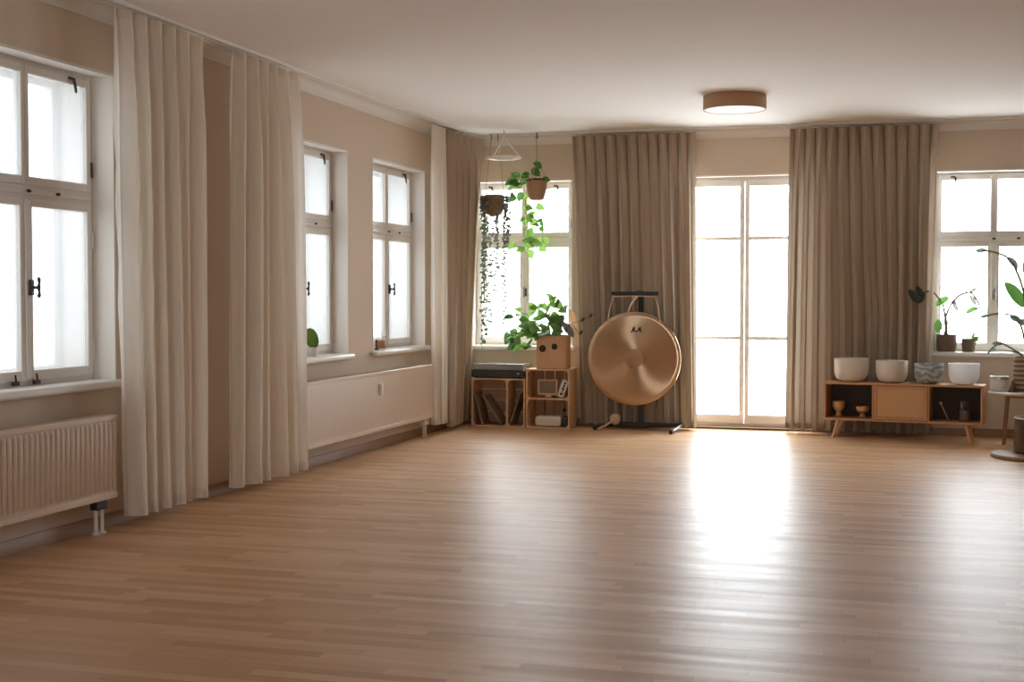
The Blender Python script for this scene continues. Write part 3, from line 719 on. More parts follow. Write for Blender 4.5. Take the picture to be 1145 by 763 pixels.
# leaf spots (x, z) in the room at the planter's depth
spots = [(.60, 1.12, 0), (.70, 1.03, 1), (.62, .89, 1), (.66, .91, 1), (.73, .80, 1), (.76, .84, 0), (.89, 1.24, 1), (.86, 1.21, 1), (1.01, 1.30, 1), (.93, 1.16, 1), (1.07, 1.22, 1), (1.12, 1.22, 1), (.79, 1.12, 0), (.75, 1.0, 1), (.95, 1.03, 0), (1.03, 1.08, 1),
         (1.05, 1.02, 1), (.72, .97, 1), (.80, .98, 1), (.84, 1.02, 0), (.70, 1.16, 1), (.74, 1.08, 1), (.68, .95, 1), (1.04, 1.14, 1), (.98, 1.10, 1), (.90, .99, 0), (.93, .975, 0), (.98, .99, 1), (1.06, .98, 0), (1.11, .99, 1), (.99, 1.03, 0), (.88, .96, 1), (.83, .95, 0), (.78, 1.03, 1), (1.10, 1.08, 0), (.57, .90, 0), (.55, .96, 0), (.60, .84, 0), (.88, 1.10, 0)]
lm, dm, sm = BM(), BM(), BM()
for x, z, k in spots:
    X, Z = (x - 1.015), z - (h2 + .0005); Y = rnd.uniform(-.13, .09)
    r0 = Vector((max(-.13, min(.13, X * .45)) + rnd.uniform(-.02, .02), rnd.uniform(-.05, .05), .332)); tip = Vector((X, Y, Z))
    mid = r0.lerp(tip, .55) + Vector((0, 0, .05 + .05 * abs(X)))
    tube(sm, spline([r0, mid, tip], 5), .0032, 6)
    for q in range(3 if k else 2):
        d = Vector((rnd.uniform(-1, .7), rnd.uniform(-.9, -.2), rnd.uniform(-.5, .8)))
        leaf(lm if k else dm, tip + Vector((rnd.uniform(-.022, .022), 0, rnd.uniform(-.02, .02))) * q, d, (rnd.uniform(-.3, .3), -.8, .7), rnd.uniform(.085, .12), rnd.uniform(.066, .088), rnd.uniform(.05, .3), heart=True)
obj('foliage', lm, 'leaf_l', pl, recalc=False); obj('dark_foliage', dm, 'leaf', pl, recalc=False); obj('stem', sm, 'stem', pl)
bm = BM(); tube(bm, spline([(.11, -.02, .332), (.15, -.04, .42), (.185, -.05, .5)], 5), .003, 6); leaf(bm, (.172, -.05, .60), (.40, -.12, -.85), (.3, -.9, .2), .21, .075, .12); o = obj('dry_leaf', bm, 'leaf_dry', pl, recalc=False); o['label'] = 'dry tan leaf hanging down'
bm = BM(); leaf(bm, (.10, -.03, .47), (.55, -.2, -.62), (.3, -.9, .5), .20, .085, .1); leaf(bm, (.06, -.02, .40), (.3, -.2, .7), (.3, -.9, .3), .16, .06, .1); tube(bm, [(.08, -.01, .332), (.10, -.03, .47)], .003, 6); obj('grey_leaf', bm, 'leaf_gy', pl, recalc=False)
bm = BM()
for x, z in ((1.40, 1.12), (1.32, 1.08), (1.30, .95)):
    X, Z = x - .985, z - h2; tube(bm, spline([(.12, -.06, .332), (.2, -.09, .45), (X - .02, -.1, Z)], 5), .002, 5); leaf(bm, (X - .02, -.1, Z), (.5, -.3, .6), (0, -.9, .3), .055, .035, .1)
obj('sprig', bm, 'leaf_d', pl, recalc=False)

# ------------------------------------------------------------------ hanging things
# wire pyramid
py = thing('wire_pyramid', 'white wire pyramid hanging from the ceiling near the corner', 'hanging ornament', (.566, -.50, 2.72))
n6 = 6; ring = [(.172 * math.cos(2 * PI * k / n6 + .2), .172 * math.sin(2 * PI * k / n6 + .2), 0) for k in range(n6)]
bm = BM()
for k in range(n6): tube(bm, [ring[k], ring[(k + 1) % n6]], .0115, 8)
obj('base_ring', bm, 'wire', py)
for k in (0, 2, 4):
    bm = BM(); tube(bm, [ring[k], (0, 0, .205)], .0075, 6); obj('wire', bm, 'wire', py)
bm = BM(); ball(bm, (0, 0, .208), .011, seg=12); tube(bm, [(0, 0, .21), (0, 0, .262)], .0025, 6); obj('cord', bm, 'wire', py)
bm = BM(); tube(bm, spline([(0, 0, .279), (0, 0, .266), (.008, 0, .258), (0, 0, .252), (-.006, 0, .257)], 4), .003, 6); obj('hook', bm, 'iron', py)

# pothos in a tapered basket
px_, py_ = .828, -.20
hp = thing('hanging_planter', 'tapered woven planter hanging on a string with a trailing green vine', 'hanging planter', (px_, py_, 2.31))
bm = BM(); lathe(bm, [(0, 0), (.055, 0), (.075, .012), (.098, .08), (.108, .15), (.112, .195), (.106, .198), (.100, .19), (0, .182)], n=36); obj('basket', bm, 'basket', hp)
bm = BM(); lathe(bm, [(.0, .184), (.098, .186), (.102, .206), (.06, .222), (0, .226)], n=24); obj('soil', bm, 'soil', hp)
for a in (0.3, 2.4, 4.5):
    bm = BM(); tube(bm, [(.108 * math.cos(a), .108 * math.sin(a), .192), (0, 0, .42)], .0035, 6); obj('string', bm, 'string', hp)
bm = BM(); tube(bm, [(0, 0, .42), (0, 0, .645)], .0045, 6); obj('string', bm, 'string', hp)
bm = BM(); tube(bm, spline([(0, 0, .689), (0, 0, .665), (.012, 0, .648), (0, 0, .636), (-.012, 0, .644)], 4), .006, 8); obj('hook', bm, 'iron', hp)
rnd = random.Random(9)
lm, dm, sm = BM(), BM(), BM()
def vine(pts, sbm, r=.003): tube(sbm, spline([(x - px_, rnd.uniform(-.06, .03) + (0 if i else .02), z - 2.31) for i, (x, z) in enumerate(pts)], 6), r, 6)
vine([(.78, 2.52), (.70, 2.56), (.63, 2.50), (.60, 2.38), (.61, 2.31)], sm); vine([(.77, 2.52), (.72, 2.42), (.725, 2.25), (.74, 2.05), (.745, 1.82)], sm)
vine([(.745, 1.90), (.82, 1.92), (.87, 1.88)], sm); vine([(.745, 1.88), (.68, 1.83), (.60, 1.86)], sm); vine([(.82, 2.53), (.85, 2.62), (.89, 2.64)], sm); vine([(.86, 2.52), (.92, 2.53)], sm)
dark = [(.53, 2.48), (.60, 2.53), (.62, 2.50), (.63, 2.46), (.66, 2.44), (.65, 2.54), (.70, 2.57), (.735, 2.58), (.60, 2.31), (.61, 2.34), (.79, 2.62), (.80, 2.60), (.88, 2.63), (.93, 2.52), (.945, 2.51), (.66, 2.39), (.585, 2.47), (.72, 2.50)]
light = [(.71, 2.33), (.76, 2.24), (.79, 2.23), (.83, 2.24), (.79, 2.19), (.87, 2.26), (.76, 2.12), (.80, 2.11), (.73, 2.03), (.76, 2.01), (.77, 1.94), (.73, 1.93), (.75, 1.89), (.80, 1.91), (.85, 1.92), (.92, 1.91), (.78, 1.86), (.86, 1.85), (.88, 1.82), (.60, 1.86), (.67, 1.82), (.70, 1.80), (.78, 1.80), (.80, 1.83), (.71, 2.1)]
grey = [(.86, 2.08), (.88, 2.03), (.84, 2.04), (.87, 2.11), (.68, 2.13)]
for L_, bmx, q in ((dark, dm, 1.0), (light, lm, 1.0), (grey, dm, .7)):
    for x, z in L_:
        d = Vector((rnd.uniform(-1, 1), rnd.uniform(-.6, .1), rnd.uniform(-.9, .3)))
        leaf(bmx, (x - px_ - d.x * .03, rnd.uniform(-.07, .04), z - 2.31 + .012), d, (rnd.uniform(-.3, .3), -.9, .5), rnd.uniform(.085, .112) * q, rnd.uniform(.070, .088) * q, rnd.uniform(.05, .3), heart=True)
        if q < 1: tube(sm, [(x - px_ - d.x * .03, -.02, z - 2.31 + .012), (-.085, -.0, z - 2.31 + .08)], .0012, 5)
obj('dark_foliage', dm, 'leaf', hp, recalc=False); obj('foliage', lm, 'leaf_l', hp, recalc=False); obj('vine', sm, 'stem_b', hp)

# string of hearts in a fibre basket
sx_, sy_ = .385, -.22
hb = thing('hanging_planter', 'round brown fibre basket hanging in the corner with long thin trailing strands', 'hanging planter', (sx_, sy_, 2.15))
bm = BM(); lathe(bm, [(0, 0), (.045, .004), (.078, .03), (.098, .085), (.104, .14), (.100, .20), (.09, .224), (.083, .22), (.088, .16), (0, .15)], n=36); obj('basket', bm, 'basket_d', hb)
for s in (-1, 1):
    bm = BM(); tube(bm, [(s * .1, .0, .215), (s * .035, 0, .8)], .0035, 6); obj('string', bm, 'string', hb)
    bm = BM(); tube(bm, [(s * .035, 0, .849), (s * .035, 0, .797)], .004, 6); ball(bm, (s * .035, 0, .797), .006, seg=8); obj('hook', bm, 'iron', hb)
rnd = random.Random(17)
strands = [(.252, .80, 26), (.262, .95, 26), (.272, 1.2, 22), (.285, .88, 24), (.255, 1.35, 20), (.30, 1.36, 20), (.335, 1.55, 14), (.355, 1.08, 16), (.37, 1.40, 16), (.40, 1.62, 13), (.43, 1.75, 14), (.455, 1.30, 14), (.478, 1.06, 18), (.49, 1.5, 14), (.515, 1.68, 14), (.525, 1.85, 12)]
lm, hm, sm = BM(), BM(), BM()
for x, zb, nl in strands:
    X = x - sx_; y = rnd.uniform(-.09, .09); a = math.atan2(y, X)
    p0 = Vector((.09 * math.cos(a), .09 * math.sin(a), .19)); p1 = Vector((max(abs(X), .118) * (1 if X > 0 else -1), y, .16)); zl = zb - 2.15
    pts = [p0, p1 + Vector((0, 0, .05)), p1 + Vector((0, 0, -.05))] + [Vector((X + rnd.uniform(-.012, .012), y + rnd.uniform(-.01, .01), .1 + (zl - .1) * q / 6)) for q in range(1, 7)]
    sp = spline(pts, 5); tube(sm, sp, .003, 5)
    for k in range(nl * 3):
        f = rnd.uniform(.12, 1.0); p = sp[min(len(sp) - 1, int(f * len(sp)))]
        leaf(lm if (x < .30 and rnd.random() < .4) else hm, p, (rnd.uniform(-1, 1), rnd.uniform(-.7, .7), rnd.uniform(-.9, .2)), (rnd.uniform(-.4, .4), -.8, .6), rnd.uniform(.024, .040), rnd.uniform(.020, .031), .15, heart=True)
# dark tuft spilling over the left of the basket
for k in range(46):
    a = rnd.uniform(PI * .75, PI * 1.55); r = rnd.uniform(.10, .135); z = rnd.uniform(.02, .2) if k < 26 else rnd.uniform(-.35, .05)
    leaf(hm, (r * math.cos(a), r * math.sin(a), z), (math.cos(a) + rnd.uniform(-.4, .4), math.sin(a), rnd.uniform(-1, 0)), (0, -.8, .6), rnd.uniform(.03, .045), rnd.uniform(.022, .032), .2, heart=True)
obj('foliage', lm, 'leaf', hb, recalc=False); obj('grey_foliage', hm, 'leaf_h', hb, recalc=False); obj('strand', sm, 'stem_b', hb)

# ------------------------------------------------------------------ sideboard
RZ = math.radians(-8.6)
SBX, SBY = 3.712, -.50
sb = thing('sideboard', 'low wooden sideboard with open ends and a woven cane middle door', 'sideboard', (SBX, SBY, 0), RZ)
L, D, z0, z1, TK = 1.425, .27, .168, .528, .022
for nm, a in (('bottom_board', (0, L, 0, D, z0, z0 + TK)), ('top_board', (0, L, 0, D, z1 - TK, z1))):
    bm = BM(); bx(bm, *a); obj(nm, bm, 'oak', sb, bev=.005)
for xa in (0, L - TK):
    bm = BM(); bx(bm, xa, xa + TK, .0005, D, z0 + TK + .0004, z1 - TK - .0004); obj('side_board', bm, 'oak', sb, bev=.003)
DX0, DX1 = .462, .945
for xa in (DX0 - .016, DX1):
    bm = BM(); bx(bm, xa, xa + .016, .006, D - .012, z0 + TK + .0004, z1 - TK - .0004); obj('partition', bm, 'oak', sb, bev=.002)
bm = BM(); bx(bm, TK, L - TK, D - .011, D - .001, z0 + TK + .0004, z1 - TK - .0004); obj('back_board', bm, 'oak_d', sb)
bm = BM(); a0, a1, c0, c1 = DX0 + .003, DX1 - .003, z0 + TK + .003, z1 - TK - .003
frame_rect(bm, a0, a1, c0, c1, -.004, .014, .030, .030, .028, .028); dr = obj('door', bm, 'oak', sb, bev=.003)
bm = BM(); rbox(bm, ((a0 + a1) / 2, .006, (c0 + c1) / 2), (a1 - a0 - .052, .006, c1 - c0 - .048), .022, axis='Y'); obj('cane_panel', bm, 'cane', dr)['label'] = 'woven cane panel'
for xa, ya, dx, dy in ((.13, .05, -.045, -.02), (L - .15, .05, .045, -.02), (.13, D - .05, -.045, .015), (L - .15, D - .05, .045, .015)):
    bm = BM(); tube(bm, [(xa, ya, z0 - .001), (xa + dx, ya + dy, .0015)], [.019, .013], 14); obj('leg', bm, 'wood', sb)
def on_sb(u, v, z): 
    q = Matrix.Rotation(RZ, 3, 'Z') @ Vector((u, v, 0)); return (SBX + q.x, SBY + q.y, z)
def bowl(label, u, r, h, m, v=.125, group='crystal singing bowls on the sideboard'):
    o = thing('singing_bowl', label, 'singing bowl', on_sb(u, v, z1 + .0008), 0, group)
    q = r / .16; bm = BM()
    pr = [(0, 0), (.07 * q, .001), (.112 * q, .011), (.140 * q, .034), (.154 * q, .070), (.159 * q, h * .5), (.16 * q, h - .004), (.158 * q, h), (.152 * q, h), (.150 * q, h - .004), (.149 * q, h * .5), (.144 * q, .075), (.13 * q, .042), (.105 * q, .022), (0, .012)]
    lathe(bm, pr, n=48); obj('shell', bm, m, o)
    bm = BM(); lathe(bm, [(.1505 * q, h + .0002), (.152 * q, h + .002), (.158 * q, h + .002), (.1595 * q, h + .0002)], n=48); obj('rim', bm, m, o)
    return o
bowl('largest white frosted singing bowl, at the left end of the sideboard', .235, .160, .218, 'bowl')
bowl('white frosted singing bowl above the cane door, second from the left', .605, .145, .205, 'bowl')
bowl('grey-blue mottled singing bowl on the sideboard', .935, .131, .185, 'bowl_g')
bowl('bright white singing bowl at the right end of the sideboard', 1.245, .137, .190, 'bowl_b')
def cup(label, u, h0, h1, r, m):
    o = thing('small_bowl', label, 'bowl', on_sb(u, .10, z0 + TK + .0008), 0, 'small bowls inside the sideboard')
    bm = BM(); lathe(bm, [(0, 0), (r * .75, 0), (r * .8, .008), (r * .5, .018), (r * .35, h0 - .004), (r * .5, h0)], n=28); obj('foot', bm, m, o)
    bm = BM(); lathe(bm, [(0, h0), (r * .6, h0 + .004), (r * .95, h0 + (h1 - h0) * .4), (r, h1 - .012), (r * .93, h1), (r * .85, h1 - .006), (r * .8, h0 + (h1 - h0) * .5), (0, h0 + .012)], n=28); obj('body', bm, m, o)
cup('taller brass-brown footed bowl in the left open end of the sideboard', .125, .06, .152, .062, 'brass')
cup('shorter brass-brown footed bowl nearer the cane door inside the sideboard', .345, .045, .108, .064, 'brass')
gl = thing('glass_jar', 'faint clear jar in the right open end of the sideboard', 'jar', on_sb(1.255, .14, z0 + TK + .0008))
bm = BM(); lathe(bm, [(0, 0), (.055, 0), (.06, .01), (.06, .17), (.052, .19), (.048, .186), (.054, .168), (.054, .014), (0, .01)], n=28); obj('body', bm, 'clear', gl)
bm = BM(); lathe(bm, [(0, .014), (.052, .014), (.052, .10), (0, .10)], n=24); obj('contents', bm, 'stone', gl)
sk = thing('striker', 'thin wooden striker leaning in the right open end of the sideboard', 'striker', on_sb(1.12, .10, z0 + TK + .001)); sk.rotation_euler = (0, -.42, RZ)
bm = BM(); tube(bm, [(0, 0, .006), (0, 0, .17)], .005, 10); obj('stick', bm, 'oak', sk)
bm = BM(); ball(bm, (0, 0, .176), .012, (1, 1, 1.3), 14); obj('head', bm, 'felt', sk)

# ------------------------------------------------------------------ plants and pots on the right sill
SZ = W5[2] + .0045
sp = thing('potted_plant', 'leggy plant in a brown stoneware pot at the left end of the right window sill', 'plant', (4.826, .04, SZ))
bm = BM(); lathe(bm, [(0, 0), (.078, 0), (.088, .012), (.094, .08), (.092, .15), (.097, .154), (.097, .164), (.088, .164), (.084, .15), (0, .146)], n=36); obj('pot', bm, 'stone', sp)
bm = BM(); lathe(bm, [(0, .147), (.083, .147), (.07, .156), (0, .16)], n=24); obj('soil', bm, 'soil', sp)
sm, lm, dm = BM(), BM(), BM()
def S3(pts): return spline([(x - 4.826, y, z - SZ) for x, y, z in pts], 6)
for pts, r in ((((4.826, 0, .95), (4.82, 0, 1.05), (4.815, .0, 1.13)), [.018]), (((4.815, 0, 1.13), (4.80, -.02, 1.2), (4.785, -.04, 1.27)), [.011]), (((4.815, 0, 1.13), (4.84, 0, 1.2), (4.875, .01, 1.27)), [.011]),
               (((4.875, .01, 1.27), (4.94, .01, 1.34), (5.03, 0, 1.37), (5.075, -.01, 1.33), (5.12, -.02, 1.235), (5.075, -.03, 1.20)), [.011]), (((4.785, -.03, 1.26), (4.70, -.10, 1.37), (4.62, -.23, 1.37), (4.56, -.27, 1.33)), [.009]), (((4.82, 0, .95), (4.78, -.03, 1.03), (4.76, -.05, 1.09)), [.007])):
    q = S3(pts); tube(sm, q, [r[0] * (1 - .3 * k / len(q)) for k in range(len(q))], 8)
leaf(lm, (4.845 - 4.826, -.04, 1.325 - SZ), (-.85, -.2, -.52), (.1, -.8, .7), .15, .078, .1); leaf(lm, (4.752 - 4.826, -.05, 1.115 - SZ), (-.05, -.1, -1), (0, -1, .2), .135, .075, .1); leaf(lm, (5.105 - 4.826, -.03, 1.225 - SZ), (-.85, -.2, -.35), (0, -.7, .8), .125, .07, .15)
for a, b2, L_ in (((4.86, 1.275), (.8, -.1, -.1), .06), ((4.88, 1.27), (.5, -.1, -.75), .09), ((5.03, 1.37), (.5, 0, .3), .07), ((5.03, 1.345), (.6, 0, -.9), .12), ((4.82, 1.05), (.1, -.3, 1), .06)): leaf(dm, (a[0] - 4.826, 0, a[1] - SZ), b2, (0, -.8, .6), L_, .045, .1)
ld = BM(); leaf(ld, (4.575 - 4.826, -.27, 1.265 - SZ), (-.62, -.05, .80), (.2, -.95, .1), .165, .075, .08); leaf(ld, (4.60 - 4.826, -.27, 1.33 - SZ), (-.45, -.05, .75), (.2, -.95, .1), .115, .06, .08); leaf(ld, (4.585 - 4.826, -.27, 1.27 - SZ), (.28, -.05, .95), (.2, -.95, .1), .11, .04, .08)
tube(ld, [(4.565 - 4.826, -.27, 1.335 - SZ), (4.577 - 4.826, -.27, 1.262 - SZ)], .003, 5); tube(ld, [(4.565 - 4.826, -.27, 1.335 - SZ), (4.60 - 4.826, -.27, 1.33 - SZ)], .003, 5)
obj('stem', sm, 'stem_b', sp); obj('foliage', lm, 'leaf', sp, recalc=False); obj('grey_foliage', dm, 'leaf_h', sp, recalc=False); obj('dark_leaf', ld, 'leaf_d', sp, recalc=False)['label'] = 'pair of dark leaves reaching left over the curtain'
ct = thing('potted_cactus', 'small pale green cactus in a little brown pot on the right window sill', 'cactus', (5.025, .03, SZ))
bm = BM(); lathe(bm, [(0, 0), (.05, 0), (.058, .01), (.064, .11), (.066, .125), (.058, .125), (.055, .112), (0, .11)], n=30); obj('pot', bm, 'stone', ct)
bm = BM(); lathe(bm, [(0, .111), (.054, .111), (.04, .118), (0, .12)], n=20); obj('soil', bm, 'soil', ct)
bm = BM(); rnd = random.Random(2)
for k in range(18):
    a = rnd.uniform(0, 2 * PI); leaf(bm, (.03, -.01, .112), (.75 + .7 * math.cos(a), -.35 + .5 * math.sin(a), rnd.uniform(-.75, 1.1)), (0, -.8, .6), rnd.uniform(.05, .085), .03, .1)
tube(bm, [(.01, 0, .11), (.03, -.01, .118)], .012, 8)
obj('succulent_rosette', bm, 'leaf_l', ct, recalc=False)

# left sills
cz = W2[2] + .0045
ca2 = thing('potted_cactus', 'flat oval green cactus pad in a small white pot on a left window sill', 'cactus', (-.05, -3.715, cz))
bm = BM(); lathe(bm, [(0, 0), (.038, 0), (.044, .006), (.05, .07), (.046, .072), (.042, .06), (0, .058)], n=28); obj('pot', bm, 'plastic_w', ca2)
bm = BM(); lathe(bm, [(0, .059), (.041, .059), (0, .064)], n=20); obj('soil', bm, 'soil', ca2)
bm = BM(); ball(bm, (0, 0, 0), .085, (.62, .25, 1.0), 24); bmesh.ops.transform(bm, matrix=Matrix.Translation((0, 0, .140)) @ Matrix.Rotation(math.radians(20), 4, 'Z') @ Matrix.Rotation(math.radians(-16), 4, 'Y'), verts=bm.verts)
pad = obj('pad', bm, 'leaf_l', ca2)
cz = W3[2] + .0045
cd = thing('candle_jar', 'amber candle in a clear glass on the left window sill nearest the corner', 'candle', (-.05, -2.27, cz))
bm = BM(); lathe(bm, [(0, 0), (.044, 0), (.05, .006), (.053, .12), (.05, .12), (.046, .01), (0, .008)], n=30); obj('glass', bm, 'clear', cd)
bm = BM(); lathe(bm, [(0, .0085), (.0445, .011), (.047, .075), (0, .073)], n=28); obj('wax', bm, 'amber', cd)
bm = BM(); tube(bm, [(0, 0, .073), (.001, 0, .086)], .0015, 6); obj('wick', bm, 'ink', cd)
bt = tag(obj('incense_stick_holder', (lambda b: (lathe(b, [(0, 0), (.022, 0), (.022, .01), (.008, .016), (.007, .07), (.010, .09), (0, .094)], n=20), b)[1])(BM()), 'iron'), 'slim dark bottle-shaped holder beside the amber candle on the sill', 'holder'); bt.location = (-.02, -2.44, cz)

# ------------------------------------------------------------------ side table group at the right edge
TX, TY, TZ = 5.505, -.64, .478
tb = thing('side_table', 'round side table with a pale top and slim wooden legs at the right edge', 'table', (TX, TY, 0))
bm = BM(); lathe(bm, [(0, TZ - .022), (.325, TZ - .022), (.338, TZ - .014), (.34, TZ - .004), (.336, TZ), (0, TZ)], n=64); obj('tabletop', bm, 'marble', tb)
for a in (PI + .12, -PI / 2 + .75, PI / 2 - .55):
    q = Vector((math.cos(a), math.sin(a), 0)); bm = BM(); tube(bm, [q * .175 + Vector((0, 0, TZ - .0225)), q * .205 + Vector((0, 0, .0015))], [.021, .016], 14); obj('leg', bm, 'oak_t', tb)
bm = BM(); lathe(bm, [(.15, TZ - .05), (.19, TZ - .05), (.19, TZ - .0225), (.15, TZ - .0225), (.15, TZ - .05)], n=40); obj('apron_ring', bm, 'oak_t', tb)
cj = thing('candle_jar', 'pale wide candle jar on the round side table', 'candle', (5.262, -.60, TZ + .0005))
bm = BM(); lathe(bm, [(0, 0), (.072, 0), (.078, .006), (.080, .125), (.074, .136), (.07, .13), (.07, .02), (0, .018)], n=40); obj('jar', bm, 'candle', cj)
bm = BM(); lathe(bm, [(0, .1), (.069, .1), (.069, .106), (0, .108)], n=32); obj('wax', bm, 'plastic_w', cj)
bm = BM(); lathe(bm, [(.0805, .108), (.0835, .110), (.0835, .132), (.0765, .1375), (.0755, .135)], n=40); obj('rim_band', bm, 'chrome', cj)
cc = thing('cone_burner', 'small dark copper cone beside the pale candle jar', 'ornament', (5.368, -.705, TZ + .0005))
bm = BM(); lathe(bm, [(0, 0), (.045, 0), (.045, .012), (.034, .02), (0, .02)], n=24); obj('base', bm, 'copper', cc)
bm = BM(); lathe(bm, [(.0, .0205), (.034, .021), (.02, .065), (.007, .1), (0, .104)], n=24); obj('cone', bm, 'copper', cc)
bp = thing('potted_plant', 'large-leaved plant in a dark striped basket on the round side table', 'plant', (5.505, -.60, TZ + .0005))
bm = BM(); lathe(bm, [(0, 0), (.105, 0), (.118, .012), (.125, .15), (.122, .29), (.128, .295), (.128, .31), (.116, .31), (.112, .29), (0, .27)], n=40); obj('basket', bm, 'basket_s', bp)
bm = BM(); lathe(bm, [(0, .271), (.111, .271), (.09, .285), (0, .29)], n=24); obj('soil', bm, 'soil', bp)
sm, lm, dm = BM(), BM(), BM()
def S4(pts): return spline([(x - 5.505, y, z - TZ) for x, y, z in pts], 7)
for pts, r in ((((5.50, 0, .76), (5.475, -.02, 1.1), (5.455, -.03, 1.37), (5.38, -.03, 1.585), (5.30, -.03, 1.69), (5.16, -.03, 1.738), (5.10, -.03, 1.742)), .0125), (((5.49, .02, .76), (5.47, .02, .95), (5.43, .01, 1.09), (5.36, 0, 1.16), (5.25, 0, 1.175), (5.14, 0, 1.155)), .011),
               (((5.47, -.02, .76), (5.44, -.03, .81), (5.35, -.05, .87), (5.265, -.06, .91), (5.20, -.06, .87), (5.157, -.06, .815)), .010), (((5.52, 0, .76), (5.53, 0, 1.2), (5.50, 0, 1.42), (5.48, 0, 1.5)), .008), (((5.53, -.01, .76), (5.52, -.03, 1.0), (5.48, -.05, 1.2), (5.445, -.06, 1.25)), .008), (((5.54, .02, .76), (5.62, .03, 1.1), (5.70, .03, 1.45)), .008)):
    q = S4(pts); tube(sm, q, [r * (1 - .35 * k / len(q)) for k in range(len(q))], 8)
X_ = lambda x: x - 5.505
leaf(lm, (X_(5.45), -.06, 1.235 - TZ), (-.52, -.15, .86), (.55, -.75, .4), .275, .155, .12, .10)
leaf(dm, (X_(5.40), -.03, 1.565 - TZ), (-.42, -.25, .85), (.8, -.45, .3), .15, .13, .3, .1)
leaf(dm, (X_(5.485), 0, 1.5 - TZ), (.05, -.1, 1), (.3, -.9, .1), .2, .11, .1); leaf(lm, (X_(5.70), .03, 1.45 - TZ), (.3, -.2, .9), (.3, -.9, .2), .34, .2, .15); leaf(lm, (X_(5.47), -.03, 1.37 - TZ), (.6, -.3, .7), (.1, -.9, .2), .24, .14, .15)
leaf(dm, (X_(5.15), -.03, 1.742 - TZ), (-1, -.1, 0), (0, -.75, .6), .115, .055, .06); leaf(dm, (X_(5.17), 0, 1.16 - TZ), (-1, -.1, -.25), (0, -.75, .6), .085, .04, .1); leaf(dm, (X_(5.345), 0, 1.15 - TZ), (.75, -.2, -.3), (0, -.8, .5), .11, .07, .15)
leaf(dm, (X_(5.41), 0, 1.11 - TZ), (.5, -.5, -.15), (0, -.8, .5), .12, .08, .15); leaf(dm, (X_(5.29), -.06, .905 - TZ), (-1, -.2, .1), (0, -.75, .6), .10, .05, .2); leaf(dm, (X_(5.235), -.06, .865 - TZ), (-.8, -.2, -.4), (0, -.4, .9), .05, .03, .1)
leaf(dm, (X_(5.44), -.03, .81 - TZ), (-.6, -.4, .3), (0, -.5, .8), .1, .04, .2)
obj('stem', sm, 'stem', bp); obj('foliage', lm, 'leaf', bp, recalc=False); obj('grey_foliage', dm, 'leaf_h', bp, recalc=False)

wd_ = tag(obj('wooden_disc', (lambda b: (lathe(b, [(0, .0015), (.355, .0015), (.368, .008), (.37, .026), (.362, .034), (0, .036)], n=72), b)[1])(BM()), 'disc'), 'flat round wooden board lying on the floor at the right edge', 'board'); wd_.location = (5.50, -1.62, 0)
ln = thing('lantern', 'dark round lantern with a pale rim standing on the wooden floor board', 'lantern', (5.462, -1.60, .0368))
bm = BM(); lathe(bm, [(0, 0), (.14, 0), (.152, .012), (.150, .14), (.143, .27), (.146, .285), (.138, .285), (.132, .27), (.138, .02), (0, .016)], n=44); obj('body', bm, 'log', ln)
bm = BM(); lathe(bm, [(.1365, .2855), (.138, .297), (.147, .297), (.150, .2855), (.1365, .2855)], n=44); obj('rim', bm, 'marble', ln)
bm = BM(); lathe(bm, [(0, .0165), (.05, .0165), (.05, .14), (0, .14)], n=24); obj('candle', bm, 'amber', ln)

# ------------------------------------------------------------------ daylight, camera
wd = bpy.data.worlds.new('overcast'); SC.world = wd; wd.use_nodes = True
nt = wd.node_tree; nt.nodes.clear()
o = nt.nodes.new('ShaderNodeOutputWorld'); bg = nt.nodes.new('ShaderNodeBackground'); nt.links.new(bg.outputs[0], o.inputs[0])
tc = N(nt, 'ShaderNodeTexCoord'); sx = N(nt, 'ShaderNodeSeparateXYZ'); nt.links.new(tc.outputs['Generated'], sx.inputs[0])
rp = N(nt, 'ShaderNodeValToRGB'); rp.color_ramp.elements[0].position = .0; rp.color_ramp.elements[0].color = (.62, .66, .70, 1); rp.color_ramp.elements[1].position = .55; rp.color_ramp.elements[1].color = (.88, .95, 1, 1)
mr = N(nt, 'ShaderNodeMapRange', inp={1: -1.0, 2: 1.0}); nt.links.new(sx.outputs['Z'], mr.inputs[0]); nt.links.new(mr.outputs[0], rp.inputs[0])
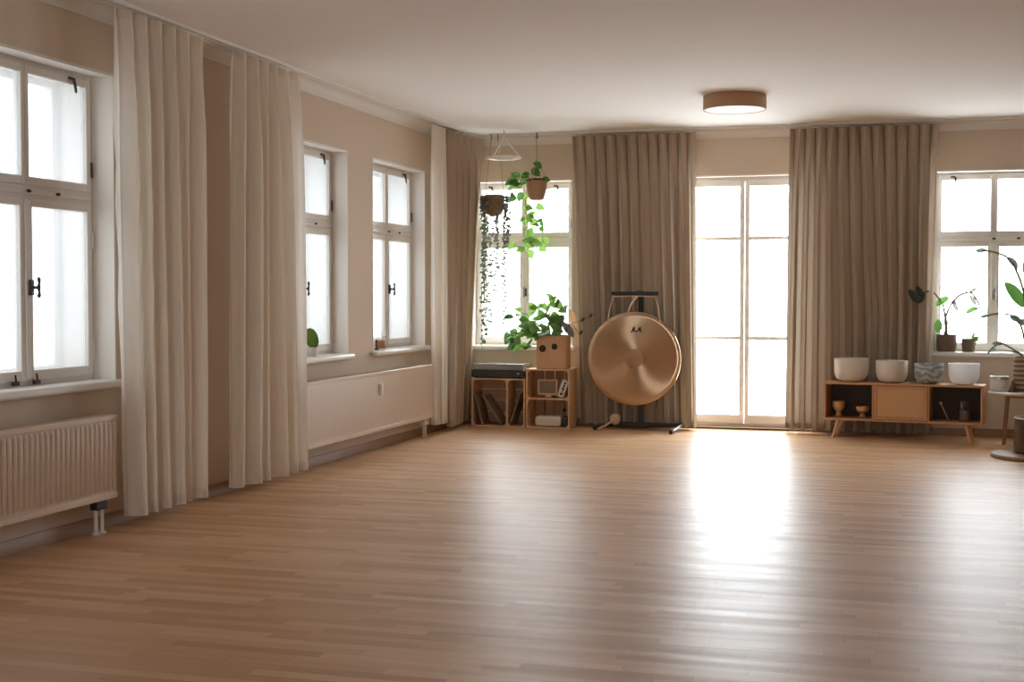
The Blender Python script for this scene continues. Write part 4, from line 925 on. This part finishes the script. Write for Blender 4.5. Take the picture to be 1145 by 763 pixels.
mz = N(nt, 'ShaderNodeMapRange', inp={1: -.85, 2: .25, 3: .55, 4: 1.0}); nt.links.new(sx.outputs['X'], mz.inputs[0])
vm = N(nt, 'ShaderNodeVectorMath', operation='SCALE'); nt.links.new(rp.outputs[0], vm.inputs[0]); nt.links.new(mz.outputs[0], vm.inputs['Scale']); nt.links.new(vm.outputs[0], bg.inputs['Color'])
bg.inputs['Strength'].default_value = 9.0
def portal(name, wall, w):
    c, wd_, z0, z1 = w
    l = bpy.data.lights.new(name, 'AREA'); l.shape = 'RECTANGLE'; l.size = wd_; l.size_y = z1 - z0; l.cycles.is_portal = True
    p = bpy.data.objects.new(name, l); COL.objects.link(p)
    if wall == 'B': p.location = (c, TH + .01, (z0 + z1) / 2); p.rotation_euler = (-PI / 2, 0, 0)
    elif wall == 'F': p.location = (c, Y0 - TH - .01, (z0 + z1) / 2); p.rotation_euler = (PI / 2, 0, 0)
    else: p.location = (-TH - .01, c, (z0 + z1) / 2); p.rotation_euler = (-PI / 2, 0, PI / 2)
for nm, wl, w in (('daylight_portal', 'L', W1), ('daylight_portal', 'L', W2), ('daylight_portal', 'L', W3), ('daylight_portal', 'B', W4), ('daylight_portal', 'F', W6), ('daylight_portal', 'B', W5), ('daylight_portal', 'B', DR)): portal(nm, wl, w)

cam = bpy.data.cameras.new('camera'); co = bpy.data.objects.new('camera', cam); COL.objects.link(co); SC.camera = co
cam.sensor_fit = 'HORIZONTAL'; cam.sensor_width = 36.0; cam.lens = 1483.894 / 1145 * 36.0; cam.clip_start = .05
co.location = (4.3975, -13.3035, 1.3338)
co.rotation_euler = (PI / 2 - .033844, 0, .284435)

vs = SC.view_settings; vs.view_transform = 'Standard'; vs.look = 'None'; vs.gamma = 1; vs.use_curve_mapping = False; vs.exposure = 1.31
cy = SC.cycles; cy.use_denoising = True; cy.max_bounces = 14; cy.diffuse_bounces = 8; cy.glossy_bounces = 6; cy.transparent_max_bounces = 24; cy.sample_clamp_indirect = 12; cy.caustics_reflective = False; cy.caustics_refractive = False
